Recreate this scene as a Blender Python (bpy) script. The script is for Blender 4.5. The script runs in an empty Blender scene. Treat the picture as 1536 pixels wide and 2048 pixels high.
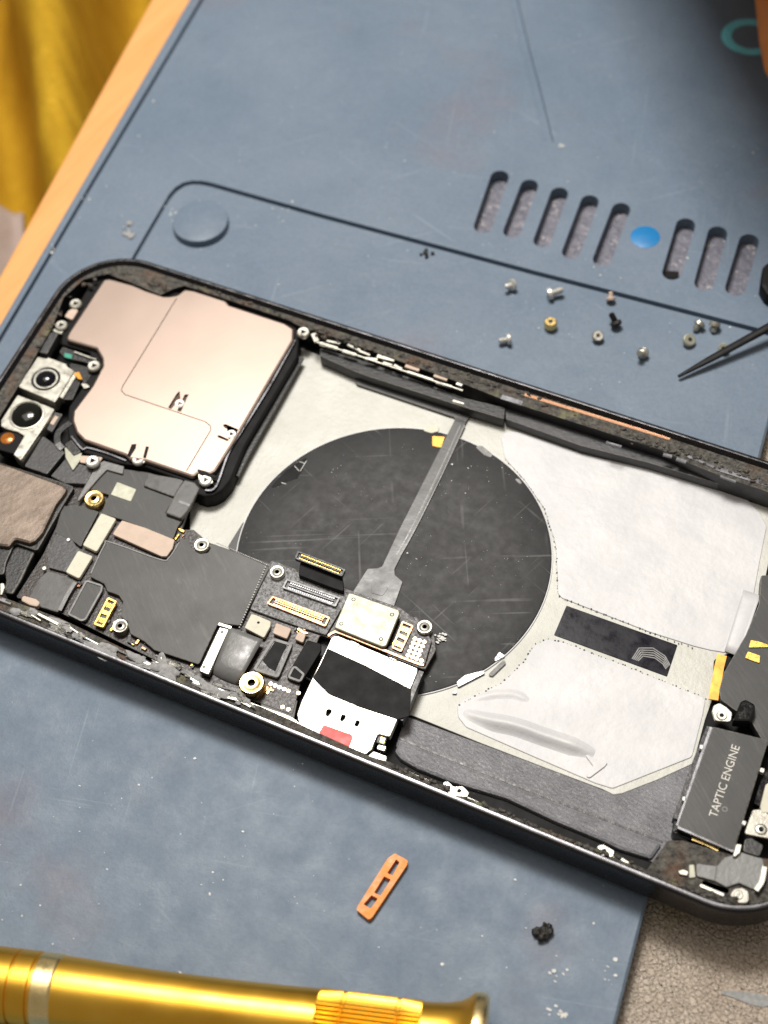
import bpy, bmesh, math, random
from mathutils import Vector, Matrix, noise
from mathutils.geometry import tessellate_polygon
random.seed(7); rnd = random.Random(3)
S = bpy.context.scene
COL = S.collection
MM = 0.001                    # everything below is written in millimetres
H = 7.4                       # height of the phone's rim above the mat

# ------------------------------------------------------------------ camera
CAM = Vector((155.025, -163.905, 225.090 + H))
ROT = Matrix(((0.902799, -0.323922, 0.282892),
              (0.425465, 0.768642, -0.477670),
              (-0.062715, 0.551601, 0.831747)))
FPX = 3200.0
def U(p, z=0.0):
    """point of the level plane z (mm above the mat) that the photo pixel p shows"""
    d = ROT @ Vector(((p[0] - 768) / FPX, -(p[1] - 1024) / FPX, -1.0))
    t = (z - CAM.z) / d.z
    return CAM + d * t
cd = bpy.data.cameras.new('camera')
cam = bpy.data.objects.new('camera', cd)
COL.objects.link(cam)
cam.matrix_world = Matrix.Translation(CAM * MM) @ ROT.to_4x4()
cd.sensor_fit = 'VERTICAL'; cd.sensor_height = 36; cd.sensor_width = 27
cd.lens = FPX / 2048 * 36
cd.clip_start = 0.01; cd.clip_end = 50
cd.dof.use_dof = True
cd.dof.focus_distance = ((ROT.transposed() @ (U((880, 1330), 2) - CAM)).z * -1) * MM
cd.dof.aperture_fstop = 18
S.camera = cam

# ------------------------------------------------------------------ materials
def lin(c):
    return tuple(((x / 255) / 12.92 if x / 255 <= .04045 else ((x / 255 + .055) / 1.055) ** 2.4) for x in c)
class N:
    """small helper round a material's node tree"""
    def __init__(s, name):
        s.m = bpy.data.materials.new(name); s.m.use_nodes = True
        s.t = s.m.node_tree; s.b = s.t.nodes['Principled BSDF']
        tc = s.t.nodes.new('ShaderNodeTexCoord')
        mp = s.t.nodes.new('ShaderNodeMapping'); mp.inputs['Scale'].default_value = (1000, 1000, 1000)
        s.t.links.new(tc.outputs['Object'], mp.inputs['Vector'])
        s.co = mp.outputs['Vector']; s.last_bump = None
    def link(s, a, b): s.t.links.new(a, b)
    def scaled(s, v, rotz=0):
        r = s.t.nodes.new('ShaderNodeMapping'); r.inputs['Rotation'].default_value = (0, 0, rotz); s.link(s.co, r.inputs['Vector'])
        mp = s.t.nodes.new('ShaderNodeMapping'); mp.inputs['Scale'].default_value = v
        s.link(r.outputs['Vector'], mp.inputs['Vector']); return mp.outputs['Vector']
    def noise(s, scale, detail=4, rough=.55, co=None, dist=0):
        n = s.t.nodes.new('ShaderNodeTexNoise'); n.inputs['Scale'].default_value = scale
        n.inputs['Detail'].default_value = detail; n.inputs['Roughness'].default_value = rough
        n.inputs['Distortion'].default_value = dist
        s.link(co or s.co, n.inputs['Vector']); return n.outputs['Fac']
    def voronoi(s, scale, feature='F1', co=None, out='Distance', rnd=1):
        n = s.t.nodes.new('ShaderNodeTexVoronoi'); n.inputs['Scale'].default_value = scale; n.feature = feature
        n.inputs['Randomness'].default_value = rnd
        s.link(co or s.co, n.inputs['Vector']); return n.outputs[out]
    def wave(s, scale, dist=0, co=None, direction='X', detail=2):
        n = s.t.nodes.new('ShaderNodeTexWave'); n.inputs['Scale'].default_value = scale
        n.inputs['Distortion'].default_value = dist; n.bands_direction = direction; n.inputs['Detail'].default_value = detail
        s.link(co or s.co, n.inputs['Vector']); return n.outputs['Fac']
    def ramp(s, fac, a, b, ca=(0, 0, 0), cb=(1, 1, 1)):
        n = s.t.nodes.new('ShaderNodeValToRGB'); e = n.color_ramp.elements
        e[0].position = a; e[1].position = b; e[0].color = (*ca, 1); e[1].color = (*cb, 1)
        s.link(fac, n.inputs['Fac']); return n.outputs['Color']
    def mix(s, fac, a, b, mode='MIX'):
        n = s.t.nodes.new('ShaderNodeMix'); n.data_type = 'RGBA'; n.blend_type = mode
        for i, v in ((0, fac), (6, a), (7, b)):
            if hasattr(v, 'links'): s.link(v, n.inputs[i])
            elif isinstance(v, tuple): n.inputs[i].default_value = (*v, 1)
            else: n.inputs[i].default_value = v
        return n.outputs[2]
    def color(s, v):
        if hasattr(v, 'links'): s.link(v, s.b.inputs['Base Color'])
        else: s.b.inputs['Base Color'].default_value = (*v, 1)
    def set(s, rough=None, metal=None, spec=None, coat=None):
        for k, v in (('Roughness', rough), ('Metallic', metal), ('Specular IOR Level', spec), ('Coat Weight', coat)):
            if v is None: continue
            if hasattr(v, 'links'): s.link(v, s.b.inputs[k])
            else: s.b.inputs[k].default_value = v
    def bump(s, h, dist, strength=1):
        n = s.t.nodes.new('ShaderNodeBump'); n.inputs['Distance'].default_value = dist * MM
        n.inputs['Strength'].default_value = strength
        s.link(h, n.inputs['Height'])
        if s.last_bump: s.link(s.last_bump, n.inputs['Normal'])
        s.last_bump = n.outputs['Normal']; s.link(s.last_bump, s.b.inputs['Normal'])
    def rough_var(s, lo, hi, scale):
        r = s.ramp(s.noise(scale), .3, .7, (lo,) * 3, (hi,) * 3); s.link(r, s.b.inputs['Roughness'])
def mk(name, rgb, rough=.5, metal=0, var=.18, vs=.5, bump=0, bs=3, spec=.5, coat=0, rv=.1):
    n = N(name); c = lin(rgb)
    f = n.ramp(n.noise(vs, 6), .3, .7, tuple(x * (1 - var) for x in c), tuple(min(1, x * (1 + var)) for x in c))
    n.color(f); n.set(metal=metal, spec=spec, coat=coat)
    n.rough_var(max(.03, rough - rv), min(1, rough + rv), vs * 1.7)
    if bump: n.bump(n.noise(bs, 4), bump)
    return n.m

MT = {}
# the silicone mat: dusty blue grey with smudges
n = N('mat_silicone')
base = n.ramp(n.noise(.035, 6, .6), .3, .72, lin((98, 115, 134)), lin((113, 128, 145)))
warm = n.ramp(n.noise(.022, 4, .6, n.scaled((1, 1, 1), .6)),   .58, .80)
base = n.mix(warm, base, lin((120, 114, 124)))
fine = n.ramp(n.noise(1.3, 5, .7), .25, .8, (.86, .86, .86), (1.1, 1.1, 1.1))
base = n.mix(1.0, base, fine, 'MULTIPLY')
sm = n.ramp(n.noise(.16, 8, .75, None, 1.2), .62, .80)
base = n.mix(n.mix(1.0, sm, (.30, .30, .30), 'MULTIPLY'), base, lin((165, 182, 192)))
dk = n.ramp(n.noise(.11, 7, .72, n.scaled((1, 1, 1), 1.1), .6), .64, .82)
base = n.mix(n.mix(1.0, dk, (.45, .45, .45), 'MULTIPLY'), base, lin((72, 80, 92)))
for ang, sc in ((.35, .45), (1.3, .6), (2.4, .4), (2.9, .7)):
    w_ = n.ramp(n.noise(sc, 2, .5, n.scaled((.05, 1.8, 1), ang), .25), .68, .73); m_ = n.ramp(n.noise(.05, 3, .5, n.scaled((1, 1, 1), ang)), .50, .60)
    base = n.mix(n.mix(1.0, n.mix(1.0, w_, m_, 'MULTIPLY'), (.16, .16, .16), 'MULTIPLY'), base, lin((160, 174, 184)))
sp = n.ramp(n.voronoi(.42), .05, .075, (1, 1, 1), (0, 0, 0))
spm = n.ramp(n.noise(.09, 3), .52, .6)
base = n.mix(n.mix(1.0, sp, spm, 'MULTIPLY'), base, lin((158, 172, 182)))
n.color(base); n.set(spec=.45); n.rough_var(.42, .62, .2)
n.bump(n.noise(2.2, 6, .7), .06); n.bump(n.noise(.12, 3), .25)
MT['mat'] = n.m
n = N('mat_slot_floor')
base = n.ramp(n.noise(.5, 7, .7), .3, .7, lin((88, 90, 104)), lin((124, 122, 134)))
gl = n.ramp(n.noise(.7, 6, .75, None, .8), .57, .68)
base = n.mix(gl, base, lin((196, 190, 186)))  # pale noise patches paint glints into the slot floor's colour
n.color(base); n.rough_var(.2, .6, .8); n.bump(n.noise(1.2, 6), .35)
MT['slot'] = n.m
MT['blue'] = mk('blue_print', (16, 118, 180), .45, var=.08)
MT['teal'] = mk('teal_print', (120, 215, 232), .5, var=.1)
# leatherette
n = N('leatherette')
co = n.scaled((1.0, 1.35, 1), .5)
v1 = n.voronoi(1.0, 'DISTANCE_TO_EDGE', co)
v2 = n.voronoi(1.7, 'DISTANCE_TO_EDGE', co)
cr = n.ramp(v1, .0, .12)
base = n.mix(cr, lin((168, 153, 139)), n.ramp(n.noise(.12, 6), .3, .7, lin((186, 170, 154)), lin((202, 190, 174))))
olive = n.ramp(n.noise(.05, 4), .5, .66)
base = n.mix(n.mix(1.0, olive, (.5, .5, .5), 'MULTIPLY'), base, lin((170, 160, 118)))
n.color(base); n.rough_var(.35, .6, .4)
n.bump(n.ramp(v1, 0, .3), .22); n.bump(n.ramp(v2, 0, .25), .1); n.bump(n.noise(4, 4), .05)
MT['leather'] = n.m
n = N('edge_wood')
g = n.noise(.5, 5, .6, n.scaled((.06, 1, 1), math.radians(-80)))
n.color(n.ramp(g, .3, .7, lin((222, 158, 92)), lin((232, 172, 106)))); n.rough_var(.4, .6, .2)
n.bump(g, .1)
MT['wood'] = n.m
n = N('yellow_cloth')
g = n.ramp(n.noise(.05, 6, .65), .3, .72, lin((176, 136, 30)), lin((214, 174, 52)))
n.color(n.mix(n.ramp(n.noise(.9, 3), .4, .7), g, lin((182, 142, 36)))); n.set(rough=.9, spec=.15)
n.bump(n.noise(1.2, 3), .5)
MT['cloth'] = n.m
MT['grey_cloth'] = mk('grey_cloth', (176, 160, 152), .9, 0, .08, .2, .3, 1, spec=.1)
MT['floor'] = mk('floor_dark', (88, 72, 62), .7, vs=.01)
# phone
MT['frame'] = mk('frame_black', (26, 26, 30), .3, .4, .25, .4, spec=.6)
MT['rim'] = mk('rim_steel', (118, 118, 122), .30, 1, .25, .25, .02, 1.2)
n = N('ledge_grime')
a = n.noise(1.1, 8, .72)
base = n.ramp(a, .36, .66, lin((34, 33, 33)), lin((118, 114, 106)))
br = n.ramp(n.noise(.16, 5, .6), .52, .66)
base = n.mix(n.mix(1.0, br, (.5, .5, .5), 'MULTIPLY'), base, lin((116, 84, 60)))
ol = n.ramp(n.noise(.2, 5, .6, n.scaled((1, 1, 1), 2)), .58, .68)
base = n.mix(n.mix(1.0, ol, (.6, .6, .6), 'MULTIPLY'), base, lin((142, 140, 104)))
n.color(base); n.rough_var(.25, .6, 2); n.bump(a, .5); n.bump(n.noise(4, 4), .12)
MT['ledge'] = n.m
MT['plastic'] = mk('black_plastic', (30, 30, 32), .38, 0, .3, .6, .05, 2)
MT['dark'] = mk('deep_black', (12, 12, 13), .6, 0, .1, .3, spec=.2, rv=.04)
MT['gloss'] = mk('gloss_black', (16, 16, 18), .12, 0, .2, 1, .03, .8, spec=.7)
MT['grey_plastic'] = mk('grey_plastic', (62, 62, 65), .42, 0, .16, .5, .05, 1.6)
def sheet(name, a, b, rough, metal, bumps):
    n = N(name)
    n.color(n.ramp(n.noise(.12, 7, .65), .3, .7, lin(a), lin(b))); n.set(metal=metal)
    n.rough_var(rough - .04, rough + .05, .09)
    for s_, d_ in bumps: n.bump(n.noise(s_, 5, .6), d_)
    return n.m
MT['plate'] = sheet('back_plate_foil', (190, 190, 182), (206, 206, 200), .55, .12, ((1.3, .10), (.15, .25)))
MT['pad'] = sheet('graphite_pad', (198, 198, 201), (213, 213, 214), .52, .05, ((.35, .03), (.07, .5)))
n = N('shield_steel')
n.color(n.ramp(n.noise(.05, 3), .3, .7, lin((164, 147, 137)), lin((171, 154, 144)))); n.set(metal=1); n.rough_var(.38, .43, .06)
n.bump(n.noise(.016, 1, .4), .8); MT['shield'] = n.m
n = N('worn_shield')
n.color(n.ramp(n.noise(.35, 7, .7, n.scaled((1, .35, 1), .5)), .3, .7, lin((98, 87, 79)), lin((134, 122, 112)))); n.set(metal=.9)
n.rough_var(.34, .55, .6); n.bump(n.noise(1.4, 5), .03); MT['worn'] = n.m
MT['seam'] = mk('shield_seam', (88, 68, 56), .6, .3)
# the charging coil's black film: scratches and dust
n = N('coil_film')
base = n.ramp(n.noise(.13, 7, .65), .3, .72, lin((36, 36, 37)), lin((50, 50, 51)))
for k, (ang, sc) in enumerate(((.4, .5), (1.9, .7), (2.7, .4), (1.1, .35))):
    w = n.noise(sc, 2, .5, n.scaled((.05, 2.4, 1), ang), .3)
    st = n.ramp(w, .66, .72); mk_ = n.ramp(n.noise(.09, 3, .5, n.scaled((1, 1, 1), ang)), .5, .62)
    base = n.mix(n.mix(1.0, n.mix(1.0, st, mk_, 'MULTIPLY'), (.3, .3, .3), 'MULTIPLY'), base, lin((140, 140, 140)))
v = n.ramp(n.voronoi(.85), .035, .07, (1, 1, 1), (0, 0, 0))
base = n.mix(n.mix(1.0, v, n.ramp(n.noise(.3, 3), .48, .58), 'MULTIPLY'), base, lin((150, 150, 148)))
n.color(base); n.rough_var(.5, .62, .5); n.set(spec=.35); n.bump(n.noise(.8, 5), .03); n.bump(n.noise(.1, 2), .12)
MT['coil'] = n.m
n = N('liner')
g = n.noise(1.5, 4, .6, n.scaled((.9, 1.7, 1), .3), .7)
n.color(n.ramp(n.noise(.2, 5), .3, .7, lin((108, 108, 113)), lin((134, 134, 139)))); n.rough_var(.32, .5, .6)
n.bump(g, .22); n.bump(n.noise(3, 3), .05); MT['liner'] = n.m
n = N('board_cover')
st = n.ramp(n.noise(.5, 6, .75, n.scaled((2.6, .3, 1), -.9), .5), .54, .70)
n.color(n.mix(n.mix(1.0, st, (.42, .42, .42), 'MULTIPLY'), n.ramp(n.noise(.2, 6), .3, .7, lin((47, 47, 47)), lin((54, 54, 54))), lin((96, 95, 92))))
n.rough_var(.42, .50, .15); n.bump(n.noise(.9, 5, .6, n.scaled((2.4, .3, 1), -.9)), .015); MT['cover'] = n.m
n = N('speckled_sticker')
n.color(n.ramp(n.noise(2.4, 4, .85), .38, .64, lin((44, 44, 46)), lin((168, 168, 170)))); n.rough_var(.4, .7, 3); n.bump(n.noise(5, 3), .08)
MT['speckle'] = n.m
MT['edge_highlight'] = mk('edge_highlight', (112, 110, 106), .4, .2, .45, 1.5)  # pale bevel colour that paints a highlight along cover edges
MT['socket_grey'] = mk('socket_grey', (112, 112, 112), .4, .3, .12, 1)
MT['pcb'] = mk('circuit_board', (36, 25, 22), .4, 0, .4, 1.2, .08, 2)
MT['foam'] = mk('foam_cream', (218, 215, 197), .7, 0, .05, .8, .08, 3, rv=.1)
MT['foam_pink'] = mk('foam_beige', (208, 187, 170), .7, 0, .07, .5, .08, 3)
MT['foam_grey'] = mk('foam_grey', (150, 150, 150), .7, 0, .25, 1.4, .12, 3)
MT['white'] = mk('white_metal', (168, 165, 156), .34, .8, .06, .3, .04, 1)
MT['nickel'] = mk('nickel', (190, 188, 178), .36, .9, .06, .5, .012, 1.5)
MT['cream'] = mk('cream_plate', (168, 168, 152), .46, .35, .1, .3, .05, .6)
MT['steel'] = mk('screw_steel', (206, 205, 200), .40, .5, .12, 1, .03, 3)
MT['brass'] = mk('brass', (224, 196, 132), .3, 1, .12, 1)
MT['goldpin'] = mk('gold_contact', (244, 198, 104), .3, .85, .12, 2)
MT['cop_line'] = mk('copper_line', (166, 124, 96), .35, .7, .15, 2)
MT['goldspot'] = mk('tinned_dot', (244, 224, 196), .35, .6, .06, 2)
MT['flex'] = mk('flex_cable', (80, 80, 81), .36, .15, .08, .2, .02, .8)
MT['flex2'] = mk('flex_grey', (120, 120, 120), .4, .1, .12, .3, .05, 1.5)
MT['copper'] = mk('copper_flex', (222, 160, 70), .35, .5, .25, .5)
MT['red'] = mk('red_sticker', (238, 96, 92), .55, 0, .08, .3)
MT['print'] = mk('pale_print', (214, 212, 204), .5, 0, .2, 2)
MT['navy'] = mk('glossy_navy', (12, 11, 24), .24, 0, .15, .25, .02, .4, spec=.14)
MT['orange'] = mk('orange_plastic', (238, 138, 24), .45, 0, .12, .4, .05, 2)
MT['orange_h'] = mk('orange_handle', (240, 140, 50), .5, 0, .15, .1)
MT['green'] = mk('green_board', (60, 150, 130), .4, 0, .2, 2)
MT['amber'] = mk('amber_glass', (170, 100, 34), .2, .3, .3, .6)
MT['lens'] = mk('lens_glass', (8, 8, 18), .12, 0, .3, .6, spec=.5, rv=.03)
MT['lens2'] = mk('lens_green_black', (14, 16, 12), .12, 0, .3, .4, spec=.5, rv=.03)
n = N('gold_anodised')
n.color(n.ramp(n.noise(.1, 4), .3, .7, lin((236, 180, 58)), lin((246, 198, 84)))); n.set(metal=1)
n.rough_var(.30, .40, .12); n.bump(n.noise(6, 3, .6, n.scaled((.1, 1, 1), math.radians(7))), .006); MT['gold'] = n.m
MT['gold_pale'] = mk('gold_pale', (246, 222, 160), .3, 1, .06, .5)
n = N('glue_residue')
g = n.noise(.9, 6, .7); n.color(n.ramp(g, .36, .64, lin((40, 39, 38)), lin((176, 174, 166)))); n.set(metal=.35); n.rough_var(.25, .5, 1); n.bump(n.noise(1.8, 5), .3)
MT['residue'] = n.m
MT['dust'] = mk('dust_white', (206, 206, 202), .5, 0, .2, 1)
MT['lump'] = mk('black_lump', (34, 31, 28), .5, 0, .4, 1, .4, 1.5)
MT['tool_black'] = mk('tool_black', (9, 9, 11), .55, 0, .2, .2, spec=.25)

# ------------------------------------------------------------------ builders
ROOTLOC = {}
def thing(name, label, cat, loc, group=None, rotz=0):
    o = bpy.data.objects.new(name, None); COL.objects.link(o)
    o.location = Vector(loc) * MM; o.rotation_euler = (0, 0, rotz); o.empty_display_size = .002
    o['label'] = label; o['category'] = cat
    if group: o['group'] = group
    ROOTLOC[o.name] = Vector(loc)
    return o
def tag(o, label, cat, group=None, kind=None):
    if label: o['label'] = label
    if cat: o['category'] = cat
    if group: o['group'] = group
    if kind: o['kind'] = kind
    return o
def base_of(o):
    v = Vector((0, 0, 0))
    while o is not None:
        v += ROOTLOC.get(o.name, Vector((0, 0, 0))); o = o.parent
    return v
def build(name, bm, mats, parent=None, label=None, origin=None, smooth=True, ang=.7):
    """link the bmesh (world mm) as one mesh object"""
    bmesh.ops.recalc_face_normals(bm, faces=bm.faces[:])
    off = base_of(parent) if parent is not None else (Vector(origin) if origin is not None else Vector((0, 0, 0)))
    for v in bm.verts: v.co = (v.co - off) * MM
    me = bpy.data.meshes.new(name); bm.to_mesh(me); bm.free()
    for m in (mats if isinstance(mats, (list, tuple)) else [mats]): me.materials.append(MT[m] if isinstance(m, str) else m)
    if smooth:
        me.polygons.foreach_set('use_smooth', [True] * len(me.polygons)); me.set_sharp_from_angle(angle=ang)
    o = bpy.data.objects.new(name, me); COL.objects.link(o)
    if parent is not None: o.parent = parent
    elif origin is not None: o.location = off * MM
    if label: o['label'] = label
    return o
def area2(p): return sum(p[i].x * p[(i + 1) % len(p)].y - p[(i + 1) % len(p)].x * p[i].y for i in range(len(p)))
def fillet(pts, r, seg=6):
    pts = [Vector((p[0], p[1])) for p in pts]
    if area2(pts) < 0: pts.reverse()
    out, n = [], len(pts)
    rs = r if isinstance(r, (list, tuple)) else [r] * n
    for i in range(n):
        p, a, b = pts[i], pts[i - 1], pts[(i + 1) % n]; rr = rs[i]
        u, w = a - p, b - p; lu, lw = u.length, w.length
        if rr <= 0 or lu < 1e-6 or lw < 1e-6: out.append(p); continue
        u /= lu; w /= lw
        th = math.acos(max(-1, min(1, u.dot(w))))
        if th > 3.05 or th < .05: out.append(p); continue
        t = min(rr / math.tan(th / 2), lu * .48, lw * .48); q = t * math.tan(th / 2)
        c = p + (u + w).normalized() * (q / math.sin(th / 2))
        s, e = p + u * t - c, p + w * t - c
        a0, a1 = math.atan2(s.y, s.x), math.atan2(e.y, e.x)
        d = (a1 - a0 + math.pi) % (2 * math.pi) - math.pi
        k = max(2, int(seg * abs(d) / 1.57 + 1))
        for j in range(k + 1): out.append(c + Vector((math.cos(a0 + d * j / k), math.sin(a0 + d * j / k))) * q)
    return out
def inset(p, d):
    n = len(p); out = []
    for i in range(n):
        a, b, c = p[i - 1], p[i], p[(i + 1) % n]
        e1, e2 = b - a, c - b
        if e1.length < 1e-9: e1 = e2
        if e2.length < 1e-9: e2 = e1
        n1, n2 = Vector((-e1.y, e1.x)).normalized(), Vector((-e2.y, e2.x)).normalized()
        m = n1 + n2
        if m.length < .3: m = n1
        m.normalize(); k = max(.45, m.dot(n1))
        out.append(b + m * (d / k))
    return out
def ring(bm, p, z): return [bm.verts.new((q.x, q.y, z if not callable(z) else z(q))) for q in p]
def strip(bm, a, b, mi=0):
    n = len(a)
    for i in range(n):
        f = bm.faces.new((a[i], a[(i + 1) % n], b[(i + 1) % n], b[i])); f.material_index = mi
def fill(bm, loops, mi=0):
    flat = [v for l in loops for v in l]
    for t in tessellate_polygon([[v.co for v in l] for l in loops]):
        try:
            f = bm.faces.new([flat[i] for i in t]); f.material_index = mi
        except ValueError: pass
def slab_bm(pts, ztop, th, r=.3, bev=.1, holes=(), hd=.5, seg=6, edge=False):
    """a plate with rounded corners and a soft top edge; holes = list of mm polygons sunk by hd (own floors: material 1)"""
    p = fillet(pts, r, seg)
    bm = bmesh.new()
    lo = ring(bm, p, ztop - th); r0 = ring(bm, p, ztop - bev); strip(bm, lo, r0)
    em = 2 if edge else 0
    if bev > 0:
        r1 = ring(bm, inset(p, bev * .3), ztop - bev * .3); r2 = ring(bm, inset(p, bev), ztop)
        strip(bm, r0, r1, em); strip(bm, r1, r2, em); top = ring(bm, [v.co.to_2d() for v in r2], ztop)
    else: top = r0
    loops = [top]
    for h in holes:
        hp = list(h)
        ht = ring(bm, hp, ztop); hb = ring(bm, hp, ztop - hd)
        strip(bm, ht, hb, 1 if hd < .6 else 0); fill(bm, [hb], 1); loops.append(ht)
    fill(bm, loops); fill(bm, [lo])
    return bm
def P2(px, z): return [U(p, z).to_2d() for p in px]
def slab(name, px, d, th, mat, parent, r=.3, bev=.1, label=None, holes=(), hd=.5, hmat='dark'):
    """d = depth of the top below the phone's rim"""
    z = H - d
    hs = [fillet(P2(h, z), hr) for h, hr in holes]
    e = mat in ('cover', 'plastic', 'grey_plastic', 'flex', 'flex2', 'speckle', 'pcb') and bev > 0
    return build(name, slab_bm(P2(px, z), z, th, r, bev, hs, hd, 6, e), [mat, hmat, 'edge_highlight'] if holes or e else mat, parent, label)
def lathe_bm(bm, c, prof, seg=28, mis=None):
    """prof: (radius, z) from the centre out; closes at radius 0"""
    prev = None
    for k, (r, z) in enumerate(prof):
        cur = [bm.verts.new((c[0], c[1], z))] if r == 0 else [bm.verts.new((c[0] + r * math.cos(2 * math.pi * i / seg), c[1] + r * math.sin(2 * math.pi * i / seg), z)) for i in range(seg)]
        if prev is not None:
            mi = mis[k - 1] if mis else 0
            for i in range(seg):
                a = prev[i % len(prev)], prev[(i + 1) % seg % len(prev)]; b = cur[i % len(cur)], cur[(i + 1) % seg % len(cur)]
                vs = [a[0], a[1], b[1], b[0]]; vs = [v for j, v in enumerate(vs) if v not in vs[:j]]
                if len(vs) > 2:
                    f = bm.faces.new(vs); f.material_index = mi
        prev = cur
def disc(name, px, d, r, h, mat, parent, prof=None, label=None, seg=28):
    z = H - d; c = U(px, z); bm = bmesh.new()
    prof = prof or [(0, 0), (r * .9, 0), (r, -r * .1), (r, -h)]
    lathe_bm(bm, c, [(a, z + b) for a, b in prof], seg)
    return build(name, bm, mat, parent, label)
def screw(px, d, r, parent, mat='steel', name='screw'):
    z = H - d; c = U(px, z); bm = bmesh.new()
    lathe_bm(bm, c, [(0, z - .35), (r * .22, z - .35), (r * .30, z - .02), (r * .82, z), (r, z - r * .18), (r, z - .7)], 24, [1, 1, 0, 0, 0])
    for k in range(3):                                    # the recess's three arms
        a = k * 2.094 + .4; u = Vector((math.cos(a), math.sin(a))); w = Vector((-u.y, u.x))
        vs = [bm.verts.new((c.x + u.x * s + w.x * t, c.y + u.y * s + w.y * t, z + .012)) for s, t in ((0, -r * .08), (r * .5, -r * .08), (r * .5, r * .08), (0, r * .08))]
        f = bm.faces.new(vs); f.material_index = 1
    return build(name, bm, [mat, 'dark'], parent)
def standoff(px, d, r, parent, mat='nickel', hmat='dark', h=1.6, name='standoff'):
    z = H - d; c = U(px, z); bm = bmesh.new()
    lathe_bm(bm, c, [(0, z - .8), (r * .24, z - .8), (r * .30, z - .05), (r * .5, z - .12), (r * .62, z), (r * .9, z), (r, z - r * .12), (r, z - h)], 28, [1, 1, 0, 0, 0, 0, 0])
    return build(name, bm, [mat, hmat], parent)
def ribbon(name, pts, w, mat, parent, th=.12, label=None):
    """flat cable through (pixel, depth) points, w mm wide"""
    ps = [U(p, H - d) for p, d in pts]
    # subdivide smoothly
    q = []
    for i in range(len(ps) - 1):
        p0, p1, p2, p3 = ps[max(0, i - 1)], ps[i], ps[i + 1], ps[min(len(ps) - 1, i + 2)]
        for k in range(6):
            t = k / 6
            q.append(.5 * ((2 * p1) + (p2 - p0) * t + (2 * p0 - 5 * p1 + 4 * p2 - p3) * t * t + (3 * p1 - p0 - 3 * p2 + p3) * t ** 3))
    q.append(ps[-1]); bm = bmesh.new(); prev = None
    for i, p in enumerate(q):
        t = (q[min(i + 1, len(q) - 1)] - q[max(0, i - 1)]); s = Vector((-t.y, t.x, 0)).normalized() * w / 2
        cur = [bm.verts.new(p + s + Vector((0, 0, z))) for z in (0, -th)] + [bm.verts.new(p - s + Vector((0, 0, z))) for z in (-th, 0)]
        if prev: strip(bm, prev, cur)
        else: bm.faces.new(cur)
        prev = cur
    bm.faces.new(prev)
    return build(name, bm, mat, parent, label)
def box_bm(bm, c, sx, sy, sz, ang=0, bev=0):
    """box standing on c (centre of its base)"""
    u = Vector((math.cos(ang), math.sin(ang), 0)); v = Vector((-u.y, u.x, 0)); w = Vector((0, 0, 1)); c = Vector(c)
    b = [bm.verts.new(c + u * (sx / 2 * a) + v * (sy / 2 * e)) for a, e in ((-1, -1), (1, -1), (1, 1), (-1, 1))]
    t = [bm.verts.new(c + u * (max(.01, sx / 2 - bev) * a) + v * (max(.01, sy / 2 - bev) * e) + w * sz) for a, e in ((-1, -1), (1, -1), (1, 1), (-1, 1))]
    strip(bm, b, t); bm.faces.new(t); bm.faces.new(b)
def K(ox, oy, s):
    return lambda *p: [(ox + a / s, oy + b / s) for a, b in p]
K1, K2, K3, K4 = K(0, 480, 2.4), K(0, 880, 2.4), K(440, 1060, 3.339), K(560, 640, 2.743)
K5, K6, K7 = K(860, 780, 2.272), K(760, 1280, 1.979), K(1240, 1240, 3.304)
L1, L2, L4, L5, L6 = K(900, 280, 2.415), K(0, 0, 2.4), K(0, 1700, 1.536), K(640, 1640, 2.743), K(1040, 1700, 3.097)
M1, M3, M4, M5, M6, M7 = K(0, 1100, 3.84), K(600, 1400, 3.84), K(1136, 1600, 3.84), K(0, 500, 5.12), K(1236, 800, 5.12), K(0, 780, 5.12)
Z3, Z4, Z5, Z6, Z7, Z8 = K(1336, 1150, 6.826), K(1336, 1450, 5.12), K(580, 1180, 5.12), K(400, 1180, 5.12), K(0, 1000, 5.12), K(150, 880, 4.389)
V1 = K(620, 660, 4.518)

def line_x(a, b, c, d):
    """intersection of the lines ab and cd (2D)"""
    r, s = b - a, d - c; q = r.x * s.y - r.y * s.x
    t = ((c - a).x * s.y - (c - a).y * s.x) / q
    return a + r * t

# ================================================================== SETTING
la, lb = U((377, 0)).to_2d(), U((62, 540)).to_2d()           # mat's left edge
ra, rb = U((1296, 1803)).to_2d(), U((1232, 2042)).to_2d()    # mat's near right edge
ld, rd = (la - lb).normalized(), (ra - rb).normalized()
rd = (rd * .4 + ld * .6).normalized() if rd.dot(ld) > .98 else rd
A, B = la + ld * 130, lb - ld * 190
Cc, D = rb - rd * 60, ra + rd * 330
mat_out = [B, Cc, D, A]
def groove(px, w, closed=False):
    """outline of a channel w mm wide along the pixel polyline"""
    p = [U(q).to_2d() for q in px]; L, R_ = [], []
    for i in range(len(p)):
        t = (p[min(i + 1, len(p) - 1)] - p[max(0, i - 1)]).normalized(); s = Vector((-t.y, t.x)) * w / 2
        L.append(p[i] + s); R_.append(p[i] - s)
    return L + R_[::-1]
def extend(a, b, k): return (b[0] + (b[0] - a[0]) * k, b[1] + (b[1] - a[1]) * k)
grooves = []
g1 = [extend((83, 540), (404, 0), .25), (404, 0), (300, 175), (192, 355), (83, 540), extend((404, 0), (83, 540), .5)]
grooves.append(groove(g1, .9))
corner = L2((660, 1215), (735, 1085), (800, 975), (822, 938), (850, 905), (885, 884), (925, 876), (965, 877), (1010, 886), (1536, 1035))
g2 = [extend(corner[1], corner[0], .8)] + corner + L1((0, 533), (400, 640), (800, 742), (1200, 845), (1480, 918), (1560, 940))
grooves.append(groove(g2, 1.15))
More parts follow.
